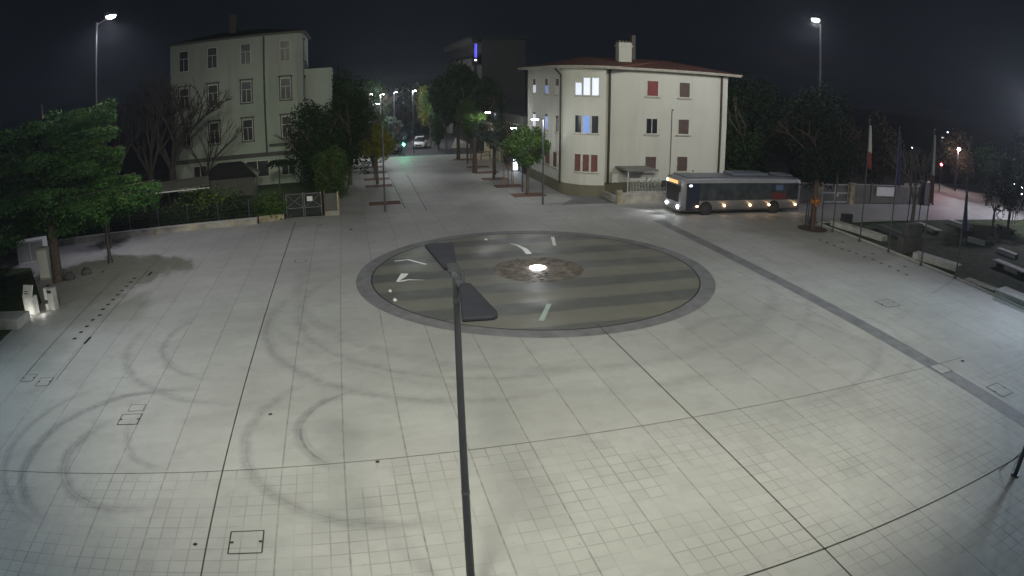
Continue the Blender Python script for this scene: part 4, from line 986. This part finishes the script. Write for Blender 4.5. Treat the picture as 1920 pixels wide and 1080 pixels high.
t = thing('city_bus', 'pale city bus with dark window band turning in front of the cream house', 'bus', (30.45, 45.85, 0))
M['bus_paint'] = plain('bus_paint', (.25, .255, .27), .35, var=.05, spec=.5)
M['bus_roof'] = plain('bus_roof', (.15, .165, .20), .4, var=.05)
M['bus_glass'] = plain('bus_glass', (.05, .058, .064), .2, var=.25, scale=1.5, spec=.6)
M['bus_blue'] = plain('bus_blue', (.028, .032, .055), .35, var=.05)
L2, W2 = 6.0, 1.26
def bsec(x, z0, z1, w, c=.16): return [(x, -w, z0), (x, -w, z1-c), (x, -w+c, z1), (x, w-c, z1), (x, w, z1-c), (x, w, z0)]
body = loft(MB(), [bsec(-L2, .42, 2.75, W2-.16), bsec(-L2+.12, .32, 2.92, W2-.03), bsec(-L2+.5, .30, 2.95, W2), bsec(L2-.3, .30, 2.95, W2), bsec(L2, .36, 2.85, W2-.08)])
bo = body.build('body', M['bus_paint'], t)
MB().box(-L2+.75, L2-.35, -W2-.012, -W2+.01, 1.15, 2.55).build('side_window', M['bus_glass'], t); MB().box(-L2+.75, L2-.35, W2-.01, W2+.012, 1.15, 2.55).build('side_window', M['bus_glass'], t)
for k in range(8): MB().box(-L2+2.2+k*1.25, -L2+2.25+k*1.25, -W2-.016, -W2-.0125, 1.15, 2.55).build('window_pillar', M['dark_metal'], t)
MB().box(-L2+.55, -L2+1.75, -W2-.016, -W2-.0125, .42, 2.55).build('front_door', M['bus_blue'], t)
MB().box(-L2-.03, -L2+.02, -1.0, 1.0, 1.05, 2.35).build('windscreen', M['glass_dark'], t)
MB().box(-L2-.05, -L2-.031, -.85, .75, 2.46, 2.70).build('destination_display', emit('display_glow', (1, .55, .2), 1.1), t)
MB().box(-L2-.045, -L2-.03, .80, 1.0, 2.46, 2.66).build('line_number', emit('line_glow', (.9, .95, 1), 6), t)
MB().box(-L2+.6, L2-.5, -W2+.10, W2-.10, 2.952, 3.02).build('roof_panel', M['bus_roof'], t)
MB().box(-.9, 2.6, -.85, .85, 3.022, 3.28).build('roof_unit', M['bus_roof'], t, .08)
MB().box(3.9, 5.3, -.8, .8, 3.022, 3.2).build('roof_unit', M['bus_roof'], t, .08)
MB().box(-L2+.1, L2-.1, -W2-.018, -W2-.0005, .32, .42).build('skirt', M['dark_metal'], t)
MB().box(L2-.35, L2-.31, -W2-.018, -W2, 1.0, 2.6).build('rear_edge', M['bus_roof'], t)
for sx in (-L2+2.35, L2-2.9):
    for sy in (-1, 1):
        MB().rod((sx, sy*(W2-.05), .5), (sx, sy*(W2+.014), .5), .60, .60, 24).build('wheel_arch', M['drain_hole'], t)
        w = MB().rod((sx, sy*(W2-.3), .48), (sx, sy*(W2+.022), .48), .47, .47, 24).build('wheel', M['dark_metal'], t)
        MB().rod((sx, sy*(W2+.023), .48), (sx, sy*(W2+.034), .48), .26, .26, 16).build('rim', M['mast_metal'], w)
for sy in (-.95, .95): MB().ball((-L2-.02, sy, .70), .15, 12, 8, (.5, 1, .8)).build('headlight', emit('bus_head', (.9, .95, 1), 45), t)
ml = emit('marker_glow', (1, .72, .38), 14)
for sx in (-L2+1.55, -L2+4.1, .65, 2.6, L2-.55): MB().ball((sx, -W2-.03, .72), .10, 10, 6, (1.1, .4, .8)).build('side_marker_light', ml, t)
MB().box(-L2-.35, -L2-.05, -W2-.12, -W2+.05, 1.9, 2.4).build('mirror', M['dark_metal'], t); MB().box(-L2-.3, -L2, W2-.1, W2+.1, 1.9, 2.4).build('mirror', M['dark_metal'], t)
MB().ball((-L2+.9, -W2-.03, 2.35), .12, 10, 6, (1.3, .3, .6)).build('door_light', emit('door_glow', (.8, .85, 1), 8), t)
MB().box(3.2, 4.0, -W2-.017, -W2-.0125, 1.95, 2.4).build('window_screen', emit('screen_blue', (.05, .08, .14), .2), t)
MB().box(2.8, 4.4, -W2-.0175, -W2-.013, 1.2, 1.75).build('red_seat_window', emit('screen_red', (.10, .02, .02), .08), t)
light('bus_headlight_beam', (24.2, 45.2, .75), 260, (.92, .95, 1), size=.15, kind='SPOT', spot=70, aim=(17, 43.6, 0))
light('bus_headlight_beam', (24.2, 46.6, .75), 260, (.92, .95, 1), size=.15, kind='SPOT', spot=70, aim=(17, 47.5, 0))
for sx in (26.0, 28.5, 31.1, 33.0, 35.9): light('marker_light_glow', (sx, 44.30, .60), 2.2, (1, .5, .2), size=.08)

# ---------------------------------------------------------------- right side: staked tree, flagpoles, lawn furniture, fence
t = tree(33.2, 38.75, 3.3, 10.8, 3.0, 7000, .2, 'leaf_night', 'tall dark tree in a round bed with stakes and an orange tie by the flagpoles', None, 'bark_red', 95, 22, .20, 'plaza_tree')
for sx, sy in ((-.75, -.2), (.75, -.2), (-.3, .6), (.25, .6)): MB().rod((sx, sy, 0), (sx*.93, sy*.93, 2.2), .05, .05, 8).build('stake', M['dark_metal'], t)
MB().rod((-.7, -.2, 2.05), (.7, -.2, 2.05), .03, .03, 6).rod((-.7, -.2, 2.05), (-.3, .56, 2.05), .03, .03, 6).rod((.7, -.2, 2.05), (.25, .56, 2.05), .03, .03, 6).build('stake_rail', M['stake'], t)
mb = MB(); rng = random.Random(4)
for k in range(70): quad(mb, (rng.gauss(0, .22), rng.gauss(-.05, .2), 2.15+rng.gauss(0, .15)), .14, rng)
mb.build('orange_tie', plain('orange_leaf', (.42, .15, .02), .7, var=.3), t)
bt = thing('planting_bed', 'round dark bed at the foot of the staked tree', 'planting bed', (33.2, 38.75, 0)); MB().disc(0, 0, 1.15, .03, 32).disc(0, 0, 1.2, .05, 32, 1.12).build('soil', M['soil'], bt)
def flagpole(x, y, h, label, flag=None, seed=0, z0=4.0, z1=8.4):
    t = thing('flagpole', label, 'flagpole', (x, y, 0), 0, 'flagpoles along the lawn edge')
    MB().rod((0, 0, 0), (0, 0, h), .06, .035, 10).rod((0, 0, 0), (0, 0, .12), .12, .12, 10).build('pole', M['pole_metal'], t)
    MB().ball((0, 0, h+.05), .07, 8, 6).build('finial', M['mast_metal'], t)
    if flag:
        rng = random.Random(seed)
        for (mt, a, b_) in flag:
            mb = MB(); rows = 10
            vs = []
            for i in range(rows+1):
                z = a+(b_-a)*i/rows; f_ = (z1-z)/(z1-z0)
                for k in range(9):
                    u = k/8; vs.append((.07+u*(.16+.30*f_), .10*math.sin(u*11+f_*2+seed)*(.3+f_), z-.25*u*f_))
            fs = [(i*9+k, i*9+k+1, (i+1)*9+k+1, (i+1)*9+k) for i in range(rows) for k in range(8)]
            mb.add(vs, fs, True)
            o = mb.build('flag', M[mt], t); sd = o.modifiers.new('thick', 'SOLIDIFY'); sd.thickness = .012
flagpole(34.4, 37.66, 8.9, 'flagpole without a flag, nearest the round tree bed')
flagpole(34.6, 34.68, 8.9, 'flagpole with a drooping white and red flag, nearest the empty pole', [('pale_cloth', 6.6, 8.5), ('red_cloth', 5.5, 6.6)], 1, 5.5, 8.5)
flagpole(34.85, 31.75, 8.7, 'flagpole with a drooping blue flag', [('blue_cloth', 4.8, 8.3)], 2, 4.8, 8.3)
flagpole(34.75, 28.28, 9.0, 'flagpole with a pale flag ending in dark red beside a stone seat', [('pale_cloth', 6.1, 8.7), ('dark_red_cloth', 4.3, 6.1)], 3, 4.3, 8.7)
flagpole(35.15, 25.26, 9.0, 'flagpole with a furled navy flag, closest to the camera', [('navy_cloth', 3.2, 5.6)], 4, 3.2, 5.6)
def bench(x0, y0, x1, y1, w, h, label, mat='stone', slab=False):
    dx, dy = x1-x0, y1-y0; L = math.hypot(dx, dy); rz = math.atan2(dy, dx)
    t = thing('stone_bench', label, 'stone bench', ((x0+x1)/2, (y0+y1)/2, 0), rz, 'stone seats on the lawn')
    if slab:
        MB().box(-L/2, L/2, -w/2, w/2, h-.1, h).build('seat', M[mat], t, .02)
        for sx in (-L*.33, L*.33): MB().box(sx-.15, sx+.15, -w*.4, w*.4, 0, h-.1).build('support', M['stone_dark'], t)
    else: MB().box(-L/2, L/2, -w/2, w/2, 0, h).build('seat', M[mat], t, .03)
    return t
bench(36.0, 30.0, 37.1, 26.4, 1.0, .45, 'thick pale stone seat between the two nearest flagpoles')
bench(36.3, 39.7, 37.1, 34.4, .9, .42, 'long pale stone seat behind the farthest flagpoles')
x0, y0 = G(1650, 420, .4); x1, y1 = G(1700, 440, .4); bench(x0, y0, x1, y1, .8, .4, 'dull stone seat behind the pole with the blue flag', 'stone_dark')
x0, y0 = G(1722, 417, .4); x1, y1 = G(1762, 433, .4); bench(x0, y0, x1, y1, .8, .45, 'stone slab seat with lit upper edge near the bare tree', 'stone', True)
x0, y0 = G(1780, 412, .4); x1, y1 = G(1822, 426, .4); bench(x0, y0, x1, y1, .9, .45, 'blue grey stone seat before the far pavement')
x0, y0 = G(1815, 444, .4); x1, y1 = G(1848, 452, .4); bench(x0, y0, x1, y1, .8, .4, 'small dim stone seat in the middle of the dark lawn')
x0, y0 = G(1872, 464, .4); x1, y1 = G(1907, 477, .4); bench(x0, y0, x1, y1, .8, .4, 'dim stone seat toward the edge of the dark lawn')
x0, y0 = G(1866, 488, .4); x1, y1 = G(1925, 512, .4); bench(x0, y0, x1, y1, 1.1, .5, 'big pale slab seat on supports at the picture edge', 'stone', True)
x0, y0 = G(1870, 421, .4); x1, y1 = G(1903, 433, .4); bench(x0, y0, x1, y1, .8, .45, 'slab seat with pale edge behind the thin tree', 'stone_dark', True)
t = thing('stone_step', 'low pale wedge of stone at the lawn edge after the last flagpole', 'stone step', (36.1, 23.6, 0), R(-80)); MB().box(-1.2, 1.3, -.45, .5, 0, .12).build('step', M['concrete'], t, .02)
t = thing('stone_bench', 'large pale green stone slab at the lawn edge by the picture border', 'stone bench', (36.4, 19.6, 0), R(-82), 'stone seats on the lawn'); MB().box(-2.2, 2.2, -.9, .8, 0, .42).build('seat', M['stone'], t, .03)
t = thing('stone_monument', 'dark rectangular stone monument between flagpoles at the lawn edge', 'monument', (37.0, 31.4, 0), R(-4))
MB().box(-1.25, 1.25, -.35, .35, 0, 1.15).build('base', M['stone_dark'], t, .03); MB().box(-.8, .8, -.28, .28, 1.152, 2.1).build('stele', M['stone_dark'], t, .03)
t = thing('litter_bin', 'dark boxy litter bin at the head of the long stone seat', 'litter bin', (38.3, 40.3, 0), R(-10))
MB().box(-.5, .5, -.22, .22, 0, .78).build('bin_body', M['dark_metal'], t, .02); MB().box(-.3, .3, -.235, -.222, .52, .64).build('opening', M['drain_hole'], t); MB().box(-.3, .3, -.24, -.2365, .60, .625).build('rim', M['pole_metal'], t)
bare_tree(46.9, 40.0, 7.2, 'bare tree with a low fork on the lawn before the metal fence', 97, None, 'bark_pale', .22, 4, .62, 5)
t = tree(54.3, 35.0, 1.6, 6.2, 1.9, 900, .16, 'leaf_dry', 'thin autumn tree with sparse leaves on the dark lawn', None, 'bark_pale', 98, 16, .16, 'lawn_tree')
tree(60.0, 36.5, 2.0, 7.6, 2.6, 2200, .2, 'leaf_dark', 'dark leafy tree at the picture edge behind the lawn seats', None, 'bark', 99, 16, .16, 'lawn_tree')
for (u, v, h, lab) in [(1701, 416, 5.2, 'thin dark post behind the lone bare tree on the lawn'), (1722, 416, 6.5, 'thin dark post at the back edge of the lawn')]:
    x, y = G(u, v); t = thing('thin_post', lab, 'post', (x, y, 0)); MB().rod((0, 0, 0), (.15, 0, h), .05, .04, 8).build('pole', M['dark_metal'], t); MB().ball((.15, 0, h), .06, 8, 6).build('cap', M['dark_metal'], t)
t = thing('young_tree_guard', 'cluster of pale upright guard stakes at the back of the lawn', 'tree guard', (*G(1903, 420), 0))
for k in range(6): MB().rod((-.9+k*.33, (k % 2)*.5, 0), (-.8+k*.3, (k % 2)*.45, 2.0), .04, .04, 6).build('stake', M['gate_white'], t)
# metal fence across
t = thing('panel_fence', 'grey sheet metal panel fence across the far pavement', 'fence', (38, 48.45, 0))
def fp(x): return -(x)*.036
for (a, b_) in ((0.2, 3.6), (8.8, 10.9), (11.15, 14.6), (14.85, 19.2)):
    mb = MB().prism([(a, fp(a)), (b_, fp(b_)), (b_, fp(b_)+.06), (a, fp(a)+.06)], .08, 1.92)
    n_ = int((b_-a)/.30)
    for k in range(n_): x = a+.12+k*.30; mb.box(x, x+.05, fp(x)-.03, fp(x)-.001, .1, 1.9)
    mb.build('panel', M['sheet_metal'], t)
    MB().prism([(a, fp(a)-.04), (b_, fp(b_)-.04), (b_, fp(b_)+.09), (a, fp(a)+.09)], 1.923, 1.98).build('top_rail', M['stone'], t)
for x in (0, 3.75, 8.6, 11.0, 14.7, 19.3): MB().box(x-.08, x+.08, fp(x)-.08, fp(x)+.1, 0, 2.08).build('post', M['sheet_metal'], t)
t = thing('white_notice_board', 'blank white board fixed on the sheet metal fence', 'notice board', (51.0, 47.9, 0), R(-2)); MB().box(-1.35, 1.35, -.05, .0, .85, 1.75).build('board', M['white'], t); MB().box(-1.4, 1.4, -.03, .01, 1.752, 1.79).build('frame', M['gate_white'], t)
t = thing('metal_gate', 'white framed double gate with cross bars between concrete pillars', 'gate', (43.95, 48.25, 0), R(-2))
for s_ in (-1, 1):
    x0, x1 = (-1.72, -.04) if s_ < 0 else (.04, 1.72)
    mb = MB().box(x0, x1, -.04, .04, .10, .24).box(x0, x1, -.04, .04, .98, 1.12).box(x0, x1, -.04, .04, 1.82, 1.92).box(x0, x0+.09, -.035, .035, .24, .98).box(x0, x0+.09, -.035, .035, 1.12, 1.82).box(x1-.09, x1, -.035, .035, .24, .98).box(x1-.09, x1, -.035, .035, 1.12, 1.82)
    mb.build('gate_frame', M['gate_white'], t)
    MB().box(x0+.1, x1-.1, -.012, .012, .25, .97).box(x0+.1, x1-.1, -.012, .012, 1.13, 1.81).build('gate_panel', M['sheet_metal'], t)
MB().box(.1, .32, -.09, -.045, .72, .96).build('lock_box', M['white'], t)
for sx in (-2.15, 2.15): MB().box(sx-.28, sx+.28, -.2, .25, 0, 1.95).box(sx-.38, sx+.38, -.28, .33, 1.952, 2.06).build('pillar', M['concrete_yellow'], t)
# stone end wall of the fence
t = thing('end_pillar', 'dark stone end pillar where the metal fence meets the far road', 'pillar', (57.8, 47.6, 0)); MB().box(-.6, .7, -.3, .4, 0, 2.5).build('pillar_body', M['stone_dark'], t, .03); MB().box(-.7, .8, -.4, .5, 2.502, 2.62).build('cap', M['stone'], t)
# dark trees behind the fence
for k, (x, y, top, rad, lab) in enumerate([(39.5, 57.5, 12.0, 4.0, 'huge dark tree just past the edge of the cream house'), (45.5, 55.5, 9.5, 3.6, 'broad dark tree behind the white framed gate'), (51.5, 56.5, 8.0, 3.2, 'dark brownish tree behind the blank board'), (57.0, 56.0, 8.8, 3.0, 'dim bare brown tree behind the blue flag'), (37.0, 70.0, 10.0, 4.0, 'dark tree far behind the cream house')]):
    tree(x, y, .8, top, rad, 4200, .27, 'leaf_dark' if k not in (2, 3) else 'leaf_dry', lab, 'dark trees behind the metal fence', seed=110+k, clumps=22, tr=.25, name='dark_tree')
tree(80, 60, 1.5, 8, 3.4, 2600, .3, 'leaf_dry', 'tree tinted orange by the lamps near the red traffic light', seed=120, tr=.25, name='dark_tree')
light('orange_light', (77.0, 57.5, 5.5), 260, (1, .36, .08), size=.2)
tag(MB().rod((77, 57.7, 0), (77, 57.7, 5.8), .07, .05, 8).box(76.8, 77.2, 57.3, 57.8, 5.75, 5.9).build('street_lamp', M['dark_metal']), 'sodium lamp post glowing orange by the red traffic light', 'street lamp')
for (x, y, top, rad, lab) in [(90, 52, 8.5, 4, 'dark tree behind the cluster of far lights'), (72, 48, 7.5, 3.0, 'dark tree by the far road opposite the fence end'), (105, 62, 10, 5, 'dark tree beyond the far car lights')]:
    tree(x, y, 1.8, top, rad, 2400, .32, 'leaf_dark', lab, 'dark trees beyond the lawn', seed=int(x), tr=.2, name='dark_tree')
def far_lamp(u, v, h, lab, e=200, r=.22, mat='lamp_glow', color=COOL):
    d = h; x1, y1 = G(u, v, 9.0); k = d/math.hypot(x1, y1); x, y = x1*k, y1*k; h = 10-k
    t = thing('street_lamp', lab, 'street lamp', (x, y, 0), 0, 'lamps beyond the lawn')
    MB().rod((.3, .3, 0), (.3, .3, h+.1), .06, .04, 8).rod((.3, .3, h+.1), (0, 0, h+.15), .03, .03, 6).build('pole', M['dark_metal'], t)
    MB().ball((0, 0, h), r, 12, 8, (1, 1, .6)).build('lens', M[mat], t)
    if e: light('lamp_light', (0, 0, h-.4), e, color, t, .12)
far_lamp(1798, 280, 95, 'bright white street lamp over the far road by the orange tree', 500, .26)
far_lamp(1777, 248, 190, 'small high lamp, topmost of the far cluster', 0, .22, 'far_glow')
far_lamp(1768, 258, 170, 'small high lamp just under the topmost one', 0, .26, 'far_glow')
far_lamp(1710, 277, 90, 'tiny blue white lamp above the bare lawn tree', 0, .10, 'far_glow')
far_lamp(1914, 352, 85, 'round white lamp at the picture edge over the lawn', 120, .22)
far_lamp(1880, 355, 88, 'irregular white lamp by the picture edge seen through leaves', 60, .2)
for k, (u, v) in enumerate([(1873, 362), (1888, 368), (1900, 360), (1910, 367), (1916, 364), (1902, 345), (1893, 362)]):  # far car headlights, built as small glowing balls on lamp poles
    far_lamp(u, v, 92-k, ['low white car headlight nearest the lamp with leaves', 'low white car headlight under the leaves', 'low white car headlight in the middle of the cluster', 'low white car headlight by the picture edge', 'low white car headlight outermost in the cluster', 'small light above the low cluster', 'low white car headlight beside the middle one'][k], 0, .12, 'far_glow')
# thin haze added to lift the blacks and halo the lamps
hz, nt, b = nodes('added_haze'); nt.nodes.remove(b)
pv = nt.nodes.new('ShaderNodeVolumePrincipled'); pv.inputs['Color'].default_value = (.85, .92, 1.0, 1)
pv.inputs['Density'].default_value = .00056; pv.inputs['Anisotropy'].default_value = .6
nt.links.new(pv.outputs[0], nt.nodes['Material Output'].inputs['Volume'])
tag(MB().box(-905, 1105, -305, 1505, -1.2, 24).build('haze', hz), kind='stuff')
scene.cycles.volume_bounces = 0
scene.cycles.volume_max_steps = 64
